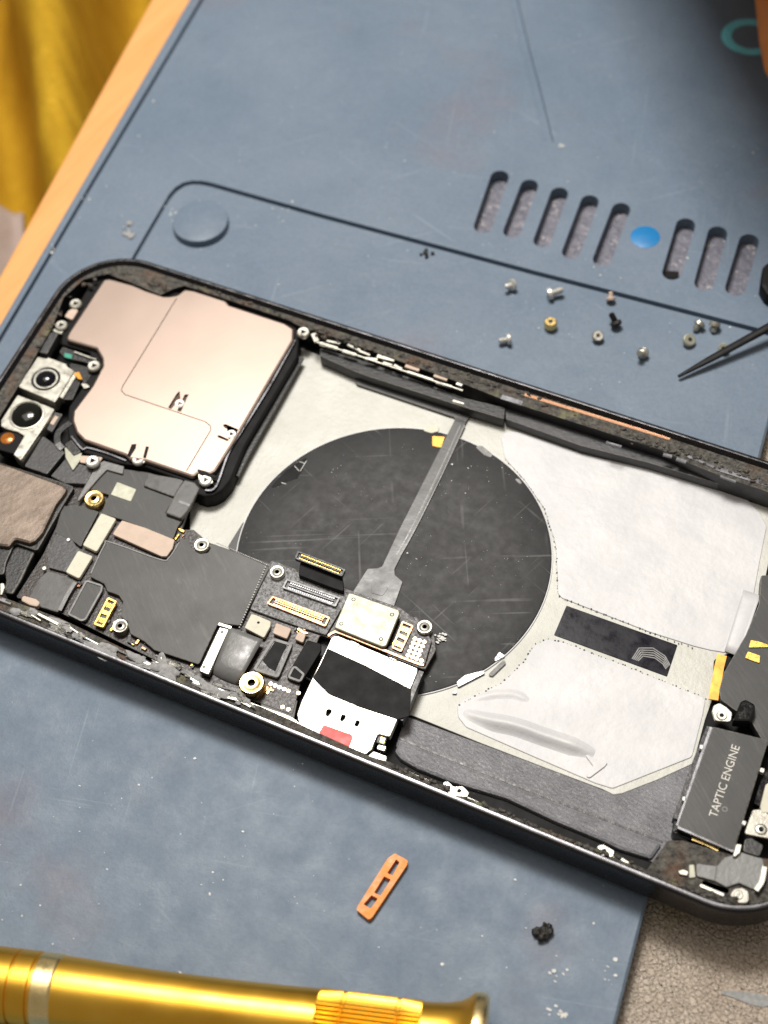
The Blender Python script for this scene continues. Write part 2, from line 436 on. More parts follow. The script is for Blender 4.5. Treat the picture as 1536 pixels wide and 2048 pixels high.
g3 = [extend((1100, 288), (1027, 0), .3), (1027, 0), (1050, 95), (1076, 195), (1098, 285)]
grooves.append(groove(g3, 1.9))
slots = []
SL = [((240, 180), (160, 415), 96), ((383, 222), (300, 440), 92), ((528, 260), (446, 485), 92), ((675, 298), (585, 540), 94), ((826, 336), (735, 575), 96),
      ((1138, 412), (1072, 640), 100), ((1292, 452), (1228, 690), 102), ((1444, 490), (1378, 715), 104)]
for a, b, w in SL:
    (pa,), (pb,) = L1(a), L1(b); A2, B2 = U(pa).to_2d(), U(pb).to_2d()
    rr = w / 2.415 / 2 * ((U((pa[0] + 20, pa[1])) - U((pa[0] - 20, pa[1]))).length / 40) * .93
    t = (A2 - B2).normalized(); s = Vector((-t.y, t.x)); o = []
    for k in range(13):
        an = math.pi * k / 12; o.append(A2 + s * (-rr * math.cos(an)) + t * (rr * math.sin(an)))
    for k in range(13):
        an = math.pi * k / 12; o.append(B2 + s * (rr * math.cos(an)) - t * (rr * math.sin(an)))
    slots.append(o)
bm = bmesh.new()
o = fillet(mat_out, 3)
lo = ring(bm, o, -4.0); r0 = ring(bm, o, -.4); r1 = ring(bm, inset(o, .4), 0.0)
strip(bm, lo, r0); strip(bm, r0, r1)
loops = [r1]
for gpoly in grooves:
    t_, b_ = ring(bm, gpoly, 0), ring(bm, gpoly, -1.1); strip(bm, t_, b_); fill(bm, [b_]); loops.append(t_)
for s_ in slots:
    t_ = ring(bm, s_, 0); b_ = ring(bm, inset(s_ if area2(s_) > 0 else s_[::-1], .12) if False else s_, -2.6)
    strip(bm, t_, b_); fill(bm, [b_], 1); loops.append(t_)
fill(bm, loops); fill(bm, [lo])
MATROOT = thing('repair_mat', 'blue grey silicone repair mat with moulded slots and grooves under the phone', 'mat', (70, 20, -4))
build('mat_sheet', bm, ['mat', 'slot'], MATROOT, ang=.5)
# raised button on the mat
c = U((400, 441), 1.6); bm = bmesh.new()
lathe_bm(bm, c, [(0, 1.6), (5.15, 1.6), (5.5, 1.45), (5.6, 1.1), (5.6, -.05)], 56)
build('round_nub', bm, 'mat', MATROOT)
c = U((1290.5, 474)); bm = bmesh.new(); lathe_bm(bm, c, [(0, .07), (2.75, .07), (2.85, .03), (2.85, -.05)], 40)
build('blue_dot', bm, 'blue', MATROOT)
# printed teal letter, cut off by the frame
c = U((1501, 74)); bm = bmesh.new(); pv = None
for k in range(41):
    a = math.radians(52 + 256 * k / 40); cur = [bm.verts.new((c.x + r_ * math.cos(a + .12), c.y + r_ * .92 * math.sin(a + .12), z_)) for r_, z_ in ((6.2, .05), (4.0, .05))]
    if pv: bm.faces.new((pv[0], cur[0], cur[1], pv[1]))
    pv = cur
build('printed_letter', bm, 'teal', MATROOT)

# workbench under the mat
TAB = thing('workbench', 'leatherette topped workbench with a pale orange wooden edge beside the mat', 'workbench', (70, 0, -8))
nrm = Vector((-ld.y, ld.x));  nrm = nrm if nrm.dot(Vector((-1, 0))) > 0 else -nrm      # to the left of the mat
wl0, wl1 = U((303, 0), -3).to_2d(), U((12, 530), -3).to_2d()
wd = (wl0 - wl1).normalized()
wA, wB = wl0 + wd * 170, wl1 - wd * 220
iA, iB = la + ld * 170 - nrm * 3, lb - ld * 220 - nrm * 3
build('wood_edge', slab_bm([wA, wB, iB, iA], -2.6, 22, 1.0, .8), 'wood', TAB)
far = [iA - nrm * .3, iB - nrm * .3, iB - nrm * 420 , iA - nrm * 420]
build('leather_top', slab_bm(far, -4.05, 18, 1, .5), 'leather', TAB)
# pale frayed patch on the leather
bm = bmesh.new(); pts = []
pl = L6((1215, 880), (1290, 868), (1400, 880), (1560, 905), (1600, 950), (1500, 975), (1420, 955), (1320, 915))
bmx = slab_bm(P2(pl, -3.9), -3.9, .2, .5, .05); bm.free()
build('worn_patch', bmx, 'foam_grey', TAB, 'pale frayed worn patch in the leatherette')

# yellow cloth hanging beyond the table and the floor under it
f0, f1 = U((45, 0), -90).to_2d(), U((215, 400), -90).to_2d()
fd = (f1 - f0).normalized(); fn = Vector((-fd.y, fd.x))
ctr = U((120, 200), -90).to_2d(); bm = bmesh.new(); G = 90; rows = []
for i in range(G + 1):
    row = []
    for j in range(G + 1):
        u, v = (i / G - .5) * 330, (j / G - .5) * 330
        p = ctr + fd * u + fn * v
        w = v + 9 * math.sin(u * .021) + 8 * noise.noise((u * .012, v * .012, 1.3))
        fo = .5 + .5 * math.sin(w * .15 + .9); z = -110 + 58 * fo ** 1.5 + 8 * math.sin(w * .075 + 2 + u * .008) + 7 * noise.noise((u * .02, v * .03, 5))
        row.append(bm.verts.new((p.x, p.y, z)))
    rows.append(row)
for i in range(G):
    for j in range(G): bm.faces.new((rows[i][j], rows[i + 1][j], rows[i + 1][j + 1], rows[i][j + 1]))
o = build('yellow_cloth', bm, 'cloth', origin=(ctr.x, ctr.y, -92), ang=3)
md = o.modifiers.new('thickness', 'SOLIDIFY'); md.thickness = .0015
tag(o, 'yellow draped cloth with soft folds beyond the wooden table edge', 'cloth')
bm = bmesh.new(); rows = []
for i in range(25):
    row = []
    for j in range(25):
        p = U((-130 + 178 * i / 24, 425 + 190 * j / 24), -55); row.append(bm.verts.new((p.x, p.y, -55 + 5 * noise.noise((p.x * .08, p.y * .08, 2)) + 2.5 * math.sin(p.x * .35 + p.y * .2))))
    rows.append(row)
for i in range(24):
    for j in range(24): bm.faces.new((rows[i][j], rows[i + 1][j], rows[i + 1][j + 1], rows[i][j + 1]))
c = U((0, 500), -55); o = build('grey_cloth', bm, 'grey_cloth', origin=(c.x, c.y, -55), ang=3); md = o.modifiers.new('thickness', 'SOLIDIFY'); md.thickness = .0015
tag(o, 'pale pinkish grey cloth end at the left edge below the yellow one', 'cloth')
bm = bmesh.new(); q = [bm.verts.new((x, y, -160)) for x, y in ((-900, -900), (900, -900), (900, 900), (-900, 900))]; bm.faces.new(q)
tag(build('floor', bm, 'floor', origin=(0, 0, -160)), 'dark floor below the workbench', None, kind='structure')

# ================================================================== PHONE
PH = thing('smartphone', 'opened black smartphone without its screen and battery, inner parts bare', 'smartphone', (80, -39, 0))
zt = H
def lw(a, b, d=0): return U(a, H - d).to_2d(), U(b, H - d).to_2d()
t0, t1 = lw((366, 543), (1480, 901)); b0, b1 = lw((122, 1281), (1318, 1772)); l0, l1 = lw((0, 748), (98, 598)); r0_, r1_ = lw((1594, 1884), (1612, 1822))
TL, TR = line_x(t0, t1, l0, l1), line_x(t0, t1, r0_, r1_); BL, BR = line_x(b0, b1, l0, l1), line_x(b0, b1, r0_, r1_)
outer = fillet([BL, BR, TR, TL], 13.2, 16)
bm = bmesh.new()
rings = [(1.4, .25), (.5, .55), (.12, 1.0), (0, 1.6), (0, H - .45), (.1, H - .28), (.32, H - .10)]
prev = None
for ins, z in rings:
    cur = ring(bm, inset(outer, ins), z)
    if prev: strip(bm, prev, cur)
    else: fill(bm, [cur])
    prev = cur
rim = ring(bm, inset(outer, .40), H - .06); strip(bm, prev, rim, 1)
rim2 = ring(bm, inset(outer, .62), H); strip(bm, rim, rim2, 1)
rim3 = ring(bm, inset(outer, .88), H - .02); strip(bm, rim2, rim3, 1)
rim4 = ring(bm, inset(outer, 1.38), H - .95); strip(bm, rim3, rim4, 0)
build('frame', bm, ['frame', 'rim'], PH, ang=.5)
# side button and antenna breaks on the near side are only specks in the photo
# ledge with old adhesive
open_px = M5((0, 1700), (180, 1400), (380, 1050), (540, 770), (650, 480), (850, 300), (1000, 262), (1100, 240), (1380, 345)) + \
          K1((640, 208), (770, 262), (830, 232), (885, 218), (1090, 285), (1390, 385)) + [(600, 652), (664, 672), (800, 722), (930, 768), (1005, 798), (1236, 872), (1320, 898), (1384, 928), (1439, 950), (1600, 1005), (1660, 1040), (1700, 1100), (1690, 1420), (1650, 1600), (1630, 1700), (1590, 1780), (1550, 1806), (1500, 1812), (1450, 1800), (1400, 1782), (1300, 1742), (1240, 1716), (1100, 1662), (900, 1580), (780, 1524), (740, 1512), (600, 1448), (520, 1412), (480, 1400), (300, 1322), (120, 1236), (0, 1192), (-90, 1158), (-170, 1090), (-180, 1050), (-130, 950)]
zl = H - .95
op = [U(p, zl).to_2d() for p in open_px]
if area2(op) < 0: op.reverse()
bm = bmesh.new()
lo_ = inset(outer, 1.36); a_ = ring(bm, lo_, zl - .02); b_ = ring(bm, op, zl - .1)
fill(bm, [a_, b_]); c_ = ring(bm, op, H - 6.3); strip(bm, b_, c_, 1)
build('ledge', bm, ['ledge', 'plastic'], PH, 'grimy inner ledge with torn black adhesive', ang=.5)
# back plate and floor
fl = inset(op, -.6)
bm = bmesh.new(); r_ = ring(bm, fl, H - 6.0); fill(bm, [r_]); build('back_glass', bm, 'dark', PH)
slab('back_plate', K4((60, 130), (430, 280)) + [(709, 748), (1014, 836), (1164, 896), (1300, 932), (1400, 958), (1476, 985), (1560, 1010)] +
     [(1530, 1160), (1470, 1300), (1428, 1320), (1424, 1400), (1410, 1440), (1387, 1526)] + K6((1240, 488), (1100, 552), (960, 606), (925, 612), (880, 590), (640, 500), (400, 408), (120, 295), (60, 300)) +
     [(700, 1330), (380, 1100), (380, 1010), (470, 968)], 5.6, .3, 'plate', PH, .8, .06)
# battery bay liner below the plate
slab('battery_liner', K6((60, 285), (400, 410), (700, 520), (900, 600), (960, 600), (1240, 480)) + [(1400, 1530), (1352, 1650), (1372, 1700), (1340, 1752), (1310, 1748)] + K6((1080, 880), (880, 790), (700, 715), (500, 620), (300, 540), (90, 455), (62, 420), (95, 310)), 5.72, .25, 'liner', PH, .5, .15, 'wrinkled dark grey liner of the empty battery bay')
ribbon('liner_crease', [(q, 5.66) for q in K6((75, 388), (300, 480), (600, 600), (900, 715), (1120, 800))], .35, 'plastic', PH, .1)
# rounded lower strip of the liner, a dark gap between it and the rim
slab('liner_lip', K6((78, 392), (300, 484), (600, 604), (900, 719), (1120, 804), (1075, 868)) + K6((950, 830), (870, 792), (700, 722), (500, 628)) + M3((1150, 628), (900, 530), (770, 455)) + K6((56, 440)), 5.1, 1.2, 'liner', PH, .6, .55)
# white graphite pads
padA = [(1005, 868), (1016, 862)] + K5((400, 190), (690, 290), (1000, 360), (1300, 445), (1440, 495), (1500, 560), (1530, 620)) + [(1520, 1120), (1500, 1230), (1487, 1274), (1470, 1308), (1421, 1300), (1388, 1292)] + \
       K5((1000, 1100), (600, 945), (580, 925), (580, 850), (570, 700), (520, 540), (430, 410), (340, 310), (322, 220))
slab('graphite_pad', padA, 5.42, .16, 'pad', PH, 1.2, .1, 'large pale graphite pad above the black coil strip')
padB = [(914, 1412), (925, 1398), (960, 1386), (1000, 1368), (1045, 1325), (1070, 1290), (1095, 1278), (1134, 1286), (1250, 1331), (1356, 1374), (1412, 1396), (1406, 1428), (1384, 1514), (1225, 1577), (1190, 1566), (1060, 1510), (932, 1454), (916, 1434)]
slab('graphite_pad', padB, 5.44, .14, 'pad', PH, 1.0, .1, 'angular pale graphite pad with a raised crease')
# lifted corner of the upper pad
bm = bmesh.new(); pv = None
for k in range(8):
    t = k / 7
    e0 = U((1506 - 12 * t - 46 * t * t * .6, 1195 + 105 * t), H - 5.2); e1 = U((1514 - 27 * t, 1206 + 92 * t), H - 5.2)
    cur = []
    for j in range(7):
        s = j / 6; q = U((1487 - 38 * t + s * (34 - 4 * t), 1180 + 122 * t + s * 12), H - 5.36 + 1.0 * s * s + .25 * math.sin(3 * t))
        cur.append(bm.verts.new(q))
    if pv:
        for j in range(6): bm.faces.new((pv[j], pv[j + 1], cur[j + 1], cur[j]))
    pv = cur
o = build('lifted_flap', bm, 'pad', PH, ang=2); md = o.modifiers.new('thickness', 'SOLIDIFY'); md.thickness = .00012
# crease ridge on the lower pad
def ridge(name, px, d, w, h, mat, parent, label=None):
    ps = [U(p, H - d) for p in px]; q = []
    for i in range(len(ps) - 1):
        p0, p1, p2, p3 = ps[max(0, i - 1)], ps[i], ps[i + 1], ps[min(len(ps) - 1, i + 2)]
        for k in range(6):
            t = k / 6
            q.append(.5 * ((2 * p1) + (p2 - p0) * t + (2 * p0 - 5 * p1 + 4 * p2 - p3) * t * t + (3 * p1 - p0 - 3 * p2 + p3) * t ** 3))
    q.append(ps[-1]); bm = bmesh.new(); pv = None
    for i, p in enumerate(q):
        t = (q[min(i + 1, len(q) - 1)] - q[max(0, i - 1)]); s = Vector((-t.y, t.x, 0)).normalized(); f = i / (len(q) - 1)
        env = min(1, 4 * f, 5 * (1 - f)) ; cur = []
        for j in range(9):
            x = j / 4 - 1; cur.append(bm.verts.new(p + s * (w * x * (.5 + .5 * env)) + Vector((0, 0, h * env * (math.cos(x * math.pi) * .5 + .5) - .03))))
        if pv:
            for j in range(8): bm.faces.new((pv[j], pv[j + 1], cur[j + 1], cur[j]))
        pv = cur
    return build(name, bm, mat, parent, label, ang=2)
ridge('pad_crease', K6((330, 285), (430, 320), (540, 345), (640, 380), (760, 420), (850, 450)), 5.42, 1.7, 1.1, 'pad', PH)
ridge('pad_crease', K6((370, 235), (450, 215), (530, 215), (590, 240)), 5.42, 1.0, .22, 'pad', PH)
slab('torn_edge', K6((800, 440), (850, 470), (905, 480), (890, 500), (830, 545), (815, 540), (845, 500)), 5.2, .15, 'pad', PH, .4, .06)
# dotted glue outlines of the pads
def dots(name, px, d, r, n, mat, parent):
    ps = [U(p, H - d) for p in px]; bm = bmesh.new(); L = [(ps[i + 1] - ps[i]).length for i in range(len(ps) - 1)]; T = sum(L)
    for k in range(n):
        s = T * (k + random.uniform(.1, .9)) / n; i = 0
        while i < len(L) - 1 and s > L[i]: s -= L[i]; i += 1
        p = ps[i].lerp(ps[i + 1], min(1, s / L[i])) + Vector((random.uniform(-.12, .12), random.uniform(-.12, .12), 0)); rr = r * random.uniform(.4, 1.2); seg = 6
        lathe_bm(bm, p, [(0, p.z + rr * .4), (rr, p.z - .02)], seg)
    return build(name, bm, mat, parent)
tag(dots('glue_dots', K5((340, 310), (430, 410), (520, 540), (570, 700), (580, 850), (578, 925), (600, 945), (900, 1062), (1200, 1175)), 5.4, .14, 70, 'grey_plastic', PH), None, None, kind='stuff')
tag(dots('glue_dots', [(915, 1412), (960, 1386), (1000, 1368), (1045, 1325), (1070, 1288), (1095, 1278), (1134, 1286), (1250, 1331), (1356, 1374), (1412, 1396)], 5.42, .16, 60, 'grey_plastic', PH), None, None, kind='stuff')
# black strip window in the plate
slab('black_window', [(1133, 1211), (1355, 1290), (1334, 1353), (1108, 1270)], 5.5, .14, 'navy', PH, .15, .04, 'glossy dark blue strip with a wrinkled tape')
bm = bmesh.new()
for k in range(5):
    pts = [U((1264 + 3 * k, 1318 + k), H - 5.47), U((1278 + 2 * k, 1296 + 4 * k), H - 5.46), U((1306 + k, 1296 + 5 * k), H - 5.46), U((1330 - k, 1312 + 4 * k), H - 5.46), U((1340 - 2 * k, 1330 + 2 * k), H - 5.47)]
    for i in range(4):
        a, b = pts[i], pts[i + 1]; t = (b - a).normalized(); s = Vector((-t.y, t.x, 0)) * .09
        bm.faces.new([bm.verts.new(a + s), bm.verts.new(b + s), bm.verts.new(b - s), bm.verts.new(a - s)])
build('wrinkle_glare', bm, 'foam_grey', PH)  # flat pale strips paint the glare on the tape's wrinkles
# charging coil
def circle_fit(px, z):
    P = [U(p, z).to_2d() for p in px]; cx = sum(p.x for p in P) / len(P); cy = sum(p.y for p in P) / len(P)
    for _ in range(300):
        r = sum((p - Vector((cx, cy))).length for p in P) / len(P); gx = gy = 0
        for p in P:
            d = Vector((p.x - cx, p.y - cy)); e = d.length - r; gx += e * d.x / d.length; gy += e * d.y / d.length
        cx += gx / len(P) * 1.2; cy += gy / len(P) * 1.2
    return Vector((cx, cy)), r
zc = H - 5.25
cc, cr_ = circle_fit([(700, 859), (793, 857), (560, 948), (497, 1060), (1092, 1110), (1080, 1190), (1005, 915), (831, 1399), (970, 1345)], zc)
bm = bmesh.new(); lathe_bm(bm, cc, [(0, zc), (cr_ * .62, zc), (cr_ * .63, zc + .03), (cr_ - .3, zc), (cr_ - .05, zc - .08), (cr_, zc - .3)], 120)
build('charging_coil', bm, 'coil', PH, 'round black charging coil cover, scratched and dusty')
bm = bmesh.new(); lathe_bm(bm, cc, [(cr_ - .02, zc - .34), (cr_ + .05, zc - .1), (cr_ + .2, zc - .1), (cr_ + .26, zc - .36)], 120)
build('film_rim', bm, 'pad', PH)
slab('coil_tab', K2((1165, 395), (1200, 385), (1300, 470), (1240, 600), (1090, 515)), 5.38, .2, 'cover', PH, .6, .08)
slab('torn_gap', K(440, 840, 4.8)((480, 655), (560, 560), (640, 480), (720, 425), (840, 350), (800, 470), (740, 560), (620, 600), (540, 640)), 5.2, .1, 'dark', PH, .2, .03)
for q in (((760, 400), (815, 415)), ((715, 440), (760, 490)), ((770, 490), (830, 390)), ((590, 600), (635, 615))):
    a, b = K(440, 840, 4.8)(*q); ribbon('peeled_fibre', [(a, 5.15), (b, 5.12)], .12, 'dust', PH, .08)
for q in (K4((1065, 690), (1110, 690), (1165, 735), (1160, 755), (1120, 740)), K4((1285, 870), (1310, 870), (1330, 895), (1315, 900)), K4((780, 605), (830, 575), (870, 580), (870, 610), (830, 620)), [(975, 1350), (1008, 1318), (1012, 1326), (985, 1352)]):
    slab('glue_tag', q, 5.2, .2, 'foam' if q[0][0] < 900 else 'foam_grey', PH, .3, .05)
slab('flex_tab', K4((835, 635), (905, 640), (885, 700), (835, 690)), 5.1, .2, 'copper', PH, .2, .05)
for q in (K(780, 1180, 4.8)((640, 880), (720, 815), (900, 770), (910, 800), (650, 935)), K(780, 1180, 4.8)((1000, 660), (1050, 590), (1110, 630), (1010, 690)), K(780, 1180, 4.8)((570, 990), (640, 960), (640, 995))):
    slab('torn_gap', q, 5.18, .1, 'gloss', PH, .2, .04)
# the grey flex cable across the coil
fx = K4((430, 285), (700, 375), (1000, 470), (1040, 490), (1046, 520), (1020, 560)) + K3((1295, 0), (1165, 262), (1168, 300), (1220, 345), (1150, 545), (870, 440), (985, 258), (1050, 255), (1082, 243), (1195, 0)) + K4((960, 545), (955, 530), (930, 524), (420, 352), (405, 325))
slab('flex_cable', fx, 5.0, .15, 'flex', PH, .5, .05, 'grey flex cable crossing the black coil')
slab('flex_stiffener', K3((1015, 345), (1125, 385), (1085, 440), (1010, 420)), 4.94, .1, 'flex', PH, .3, .03)
for k in (-1, 1):
    ribbon('flex_trace', [(p_, 4.97) for p_ in [(925 + 4 * k, 850), (880 + 4 * k, 948), (828 + 4 * k, 1054), (797 + 4 * k, 1110)]], .25, 'flex2', PH, .06)
# inner top wall: black plate, metal spring clips
slab('wall_plate', [(640, 696), (730, 722), (930, 796), (1010, 815), (1008, 838), (940, 818), (735, 752), (708, 742), (640, 712)], 2.8, 2.6, 'plastic', PH, .2, .1)
slab('wall_plate', [(1010, 815), (1236, 872), (1320, 900), (1384, 930), (1440, 952), (1438, 968), (1300, 926), (1164, 892), (1012, 838)], 3.4, 2.2, 'grey_plastic', PH, .2, .1)
clips = [((90, 115), (245, 165), .8), ((295, 185), (415, 222), .8), ((500, 255), (610, 265), .7), ((610, 225), (765, 262), 1.5), ((660, 290), (740, 315), .5), ((760, 315), (830, 350), .6), ((870, 305), (995, 345), 2.0), ((880, 375), (1110, 450), .6), ((1130, 390), (1250, 430), 2.0), ((1140, 470), (1280, 510), .6), ((1330, 470), (1380, 490), 1.4), ((150, 95), (270, 120), .5), ((340, 130), (450, 180), .6), ((440, 185), (540, 225), .5), ((30, 30), (60, 100), 1.2), ((1290, 635), (1390, 665), .4)]
for a, b, w in clips:
    (pa,), (pb,) = V1(a), V1(b)
    ribbon('spring_clip', [(pa, 1.2), (pb, 1.2)], w * .75, 'foam_pink' if w == 2.0 else 'nickel', PH, .5)
for a, b in (((60, 105), (1380, 545)), ((200, 40), (1400, 480))):
    (pa,), (pb,) = V1(a), V1(b); ribbon('antenna_line', [(pa, 1.1), (pb, 1.1)], .22, 'nickel', PH, .3)
for a, b, w in ((K5((325, 30)), K5((420, 60)), 1.6), (K5((430, 20)), K5((1090, 222)), 1.0), (K5((1060, 290)), K5((1100, 300)), .8), (K5((1120, 310)), K5((1165, 325)), .9), (K5((1170, 300)), K5((1290, 350)), .8), (K5((1300, 355)), K5((1536, 430)), 1.4), (K5((1320, 390)), K5((1390, 415)), .5), (K5((800, 235)), K5((870, 255)), .5)):
    ribbon('spring_clip', [(a[0], .9), (b[0], .9)], w * .6, 'cop_line' if w == 1.0 else 'rim', PH, .4)

# ---- big camera shield
sh = K1((498, 186), (530, 184), (640, 214), (700, 240), (785, 268), (815, 268), (850, 262), (885, 234), (930, 240), (1085, 290), (1102, 310), (1370, 398), (1412, 425), (1410, 480), (1160, 905), (1110, 990)) + \
     K2((1035, 148), (1005, 165), (955, 150), (930, 178), (700, 100), (655, 95), (620, 90), (600, 72)) + K1((545, 1012), (402, 962), (365, 925), (345, 868), (350, 820), (440, 700), (490, 605), (488, 570), (460, 520), (312, 478), (330, 440))
seams = [(groove_px, .03) for groove_px in []]
def seam_poly(px, w):
    z = H - 1.0; p = [U(q, z).to_2d() for q in px]; L, R_ = [], []
    for i in range(len(p)):
        t = (p[min(i + 1, len(p) - 1)] - p[max(0, i - 1)]).normalized(); s = Vector((-t.y, t.x)) * w / 2
        L.append(p[i] + s); R_.append(p[i] - s)
    return L + R_[::-1]
z = H - 1.0
hol = [seam_poly(K1((848, 280), (590, 700), (582, 722), (600, 742), (985, 872), (1010, 892), (1012, 912), (895, 1108)), .16)]
for h in (K1((845, 742), (862, 722), (866, 760), (822, 812), (806, 805)), K1((886, 742), (906, 740), (868, 826), (850, 820)), K1((1068, 886), (1085, 884), (1150, 912), (1140, 926), (1078, 902)), K1((1042, 936), (1056, 938), (1100, 958), (1092, 966), (1046, 948))):
    hol.append(fillet(P2(h, z), .12))
bmS = slab_bm(P2(sh, z), z, .9, .9, .42, hol, .45)
SHD = build('camera_shield', bmS, ['shield', 'seam'], PH, 'large satin metal shield over the camera corner', ang=.6)
for q in K1((862, 783), (1110, 930)): screw(q, .95, 1.0, SHD)
for px_, tabp in (((276, 917), K2((625, 75), (640, 25), (662, 45), (710, 30), (715, 80), (690, 110), (640, 108))), ((411, 959), K2((950, 165), (960, 150), (1010, 165), (1025, 205), (985, 218), (955, 205)))):
    slab('mount_tab', tabp, 1.25, .3, 'nickel', SHD, .3, .08); screw(px_, 1.05, 1.15, SHD)
slab('slot_gap', K2((632, 20), (655, 18), (652, 40), (625, 82), (610, 75)), .985, .2, 'dark', SHD, .1, .02)
slab('slot_gap', K2((700, 30), (716, 32), (700, 90), (686, 84)), .985, .2, 'dark', SHD, .1, .02)
slab('slot_gap', K2((945, 140), (960, 142), (1040, 172), (1032, 184), (955, 160)), .985, .2, 'dark', SHD, .1, .02)
# black tray round the shield
tray = K1((1380, 380), (1420, 400), (1438, 470), (1428, 560)) + K2((1180, 20), (1108, 190), (1066, 240), (1024, 264), (980, 270), (935, 255), (930, 215), (700, 130), (560, 110), (400, 60), (330, 10)) + K1((320, 880), (330, 800), (440, 640), (430, 540), (290, 500), (300, 440), (440, 190), (500, 160))
slab('shield_tray', tray, 2.1, 3.6, 'dark', PH, .8, .3)
ribbon('tray_lip', [(q, 1.5) for q in K1((1416, 480), (1300, 690), (1170, 900), (1100, 1015)) + K2((1045, 205), (1018, 238), (985, 240))], .3, 'rim', PH, .5)
ribbon('tray_rail', [(q, 3.6) for q in K1((1445, 560), (1330, 765), (1180, 1030), (1130, 1130))], 1.1, 'plastic', PH, .6)
# ear-side bits by the shield
for q, m_ in ((M5((772, 545)), 'nickel'), (M5((625, 765)), 'nickel'), (M5((960, 1180)), 'nickel'), (K1((1455, 440)), 'nickel'), (K2((443, 98)), 'steel')):
    screw(q[0], 1.0 if q[0][0] > 170 else 1.3, 1.25, PH, m_)
slab('mount_tab', M5((700, 620), (760, 590), (800, 620), (740, 715), (660, 680)), 1.6, .4, 'foam_pink', PH, .3, .1)
slab('mount_tab', M5((540, 800), (600, 800), (650, 830), (620, 860), (535, 830)), 1.7, .3, 'nickel', PH, .2, .08)
slab('mount_tab', M5((900, 1150), (960, 1130), (1020, 1160), (1020, 1225), (920, 1215)), 1.4, .3, 'nickel', PH, .2, .08)
slab('antenna_block', M5((520, 840), (595, 850), (480, 1060), (385, 1040)), 1.6, 2.0, 'grey_plastic', PH, .2, .12)
slab('sensor_board', M5((610, 1040), (640, 990), (900, 1080), (980, 1110), (930, 1160), (660, 1100)), 1.9, 1, 'plastic', PH, .2, .1)
slab('sensor_chip', M5((660, 1050), (740, 1070), (735, 1115), (655, 1095)), 1.82, .2, 'green', PH, .1, .04)
for k in range(3):
    slab('sensor_chip', M5((760 + k * 45, 1080 + k * 12), (790 + k * 45, 1088 + k * 12), (785 + k * 45, 1120 + k * 12), (755 + k * 45, 1112 + k * 12)), 1.82, .2, 'grey_plastic', PH, .1, .04)
ribbon('sensor_rail', [(q, 1.5) for q in M5((760, 1040), (880, 1085), (985, 1120))], .25, 'nickel', PH, .2)
slab('sensor_base', M5((700, 1150), (900, 1200), (1010, 1230), (940, 1370), (860, 1370), (740, 1230)), 2.2, 1, 'plastic', PH, .3, .1)
# front camera
FC = slab('front_camera', M5((385, 1090), (480, 1110), (490, 1095), (680, 1165), (690, 1190), (760, 1235), (600, 1500), (560, 1560), (180, 1400)), 1.3, 2.6, 'nickel', PH, .25, .15, 'silver camera module with a dark round lens')
z0 = H - 1.25; c = U(M5((468, 1318))[0], z0)
def px_r(px, r, z): return (U((px[0] + r, px[1]), z) - U((px[0] - r, px[1]), z)).length / 2
rr = px_r((94, 757), 27, z0); bm = bmesh.new()
lathe_bm(bm, c, [(rr * 1.08, z0 - .05), (rr * 1.05, z0 + .12), (rr * .98, z0 + .12), (rr * .86, z0 - .1), (rr * .80, z0 - .15), (rr * .78, z0)], 48); build('lens_barrel', bm, 'plastic', FC)
bm = bmesh.new(); lathe_bm(bm, c, [(rr * .8 * math.sin(a * .13), z0 - .5 + rr * .5 * math.cos(a * .13)) for a in range(13)], 48); build('lens', bm, 'lens', FC)
bm = bmesh.new(); lathe_bm(bm, c, [(rr * .52, z0 + .10), (rr * .5, z0 + .14), (rr * .56, z0 + .13), (rr * .60, z0 + .05)], 48); build('lens_ring', bm, 'grey_plastic', FC)
slab('module_side', M5((765, 1245), (800, 1260), (640, 1520), (600, 1500)), 1.7, 1.6, 'nickel', FC, .1, .1)
slab('module_side', M5((770, 1320), (830, 1330), (740, 1530), (650, 1530)), 2.2, 1.6, 'plastic', PH, .1, .1)
slab('copper_tab', M5((750, 1265), (810, 1240), (850, 1330), (800, 1320)), 1.5, .3, 'copper', PH, .2, .08)
slab('mount_tab', M5((820, 1360), (890, 1370), (925, 1400), (860, 1420)), 1.6, .3, 'nickel', PH, .2, .08)
# second camera
SC = slab('infrared_camera', M7((180, 45), (240, 70), (470, 155), (500, 165), (560, 195), (420, 420), (210, 725), (135, 660), (245, 470), (180, 430), (60, 400), (8, 370), (8, 310)), 1.3, 2.6, 'nickel', PH, .3, .15, 'silver camera module with a large black lens')
z0 = H - 1.25; c = U(M7((275, 255))[0], z0); rr = px_r((54, 830), 33, z0)
bm = bmesh.new(); lathe_bm(bm, c, [(rr * .96 * math.sin(a * .13), z0 - .35 + rr * .45 * math.cos(a * .13)) for a in range(13)], 48); build('lens', bm, 'lens2', SC)
bm = bmesh.new(); lathe_bm(bm, c, [(rr * .95, z0 - .05), (rr * .97, z0 + .1), (rr * 1.05, z0 + .08), (rr * 1.08, z0 - .05)], 48); build('lens_ring', bm, 'nickel', SC)
slab('projector_housing', M7((0, 440), (60, 420), (180, 440), (240, 480), (140, 655), (0, 615), (-60, 560)), 1.5, 2, 'dark', PH, .4, .15)
bm = bmesh.new(); c = U(M7((75, 490))[0], H - 1.4); lathe_bm(bm, c, [(0, H - 1.25), (.8, H - 1.3), (1.25, H - 1.5)], 32); build('projector_lens', bm, 'amber', PH, 'amber projector lens')
slab('module_plug', M7((560, 225), (640, 245), (530, 430), (480, 400)), 2.0, 1, 'grey_plastic', PH, .2, .1)
slab('module_plug', M7((565, 260), (600, 275), (545, 360), (510, 340)), 1.95, .2, 'foam_pink', PH, .1, .05)
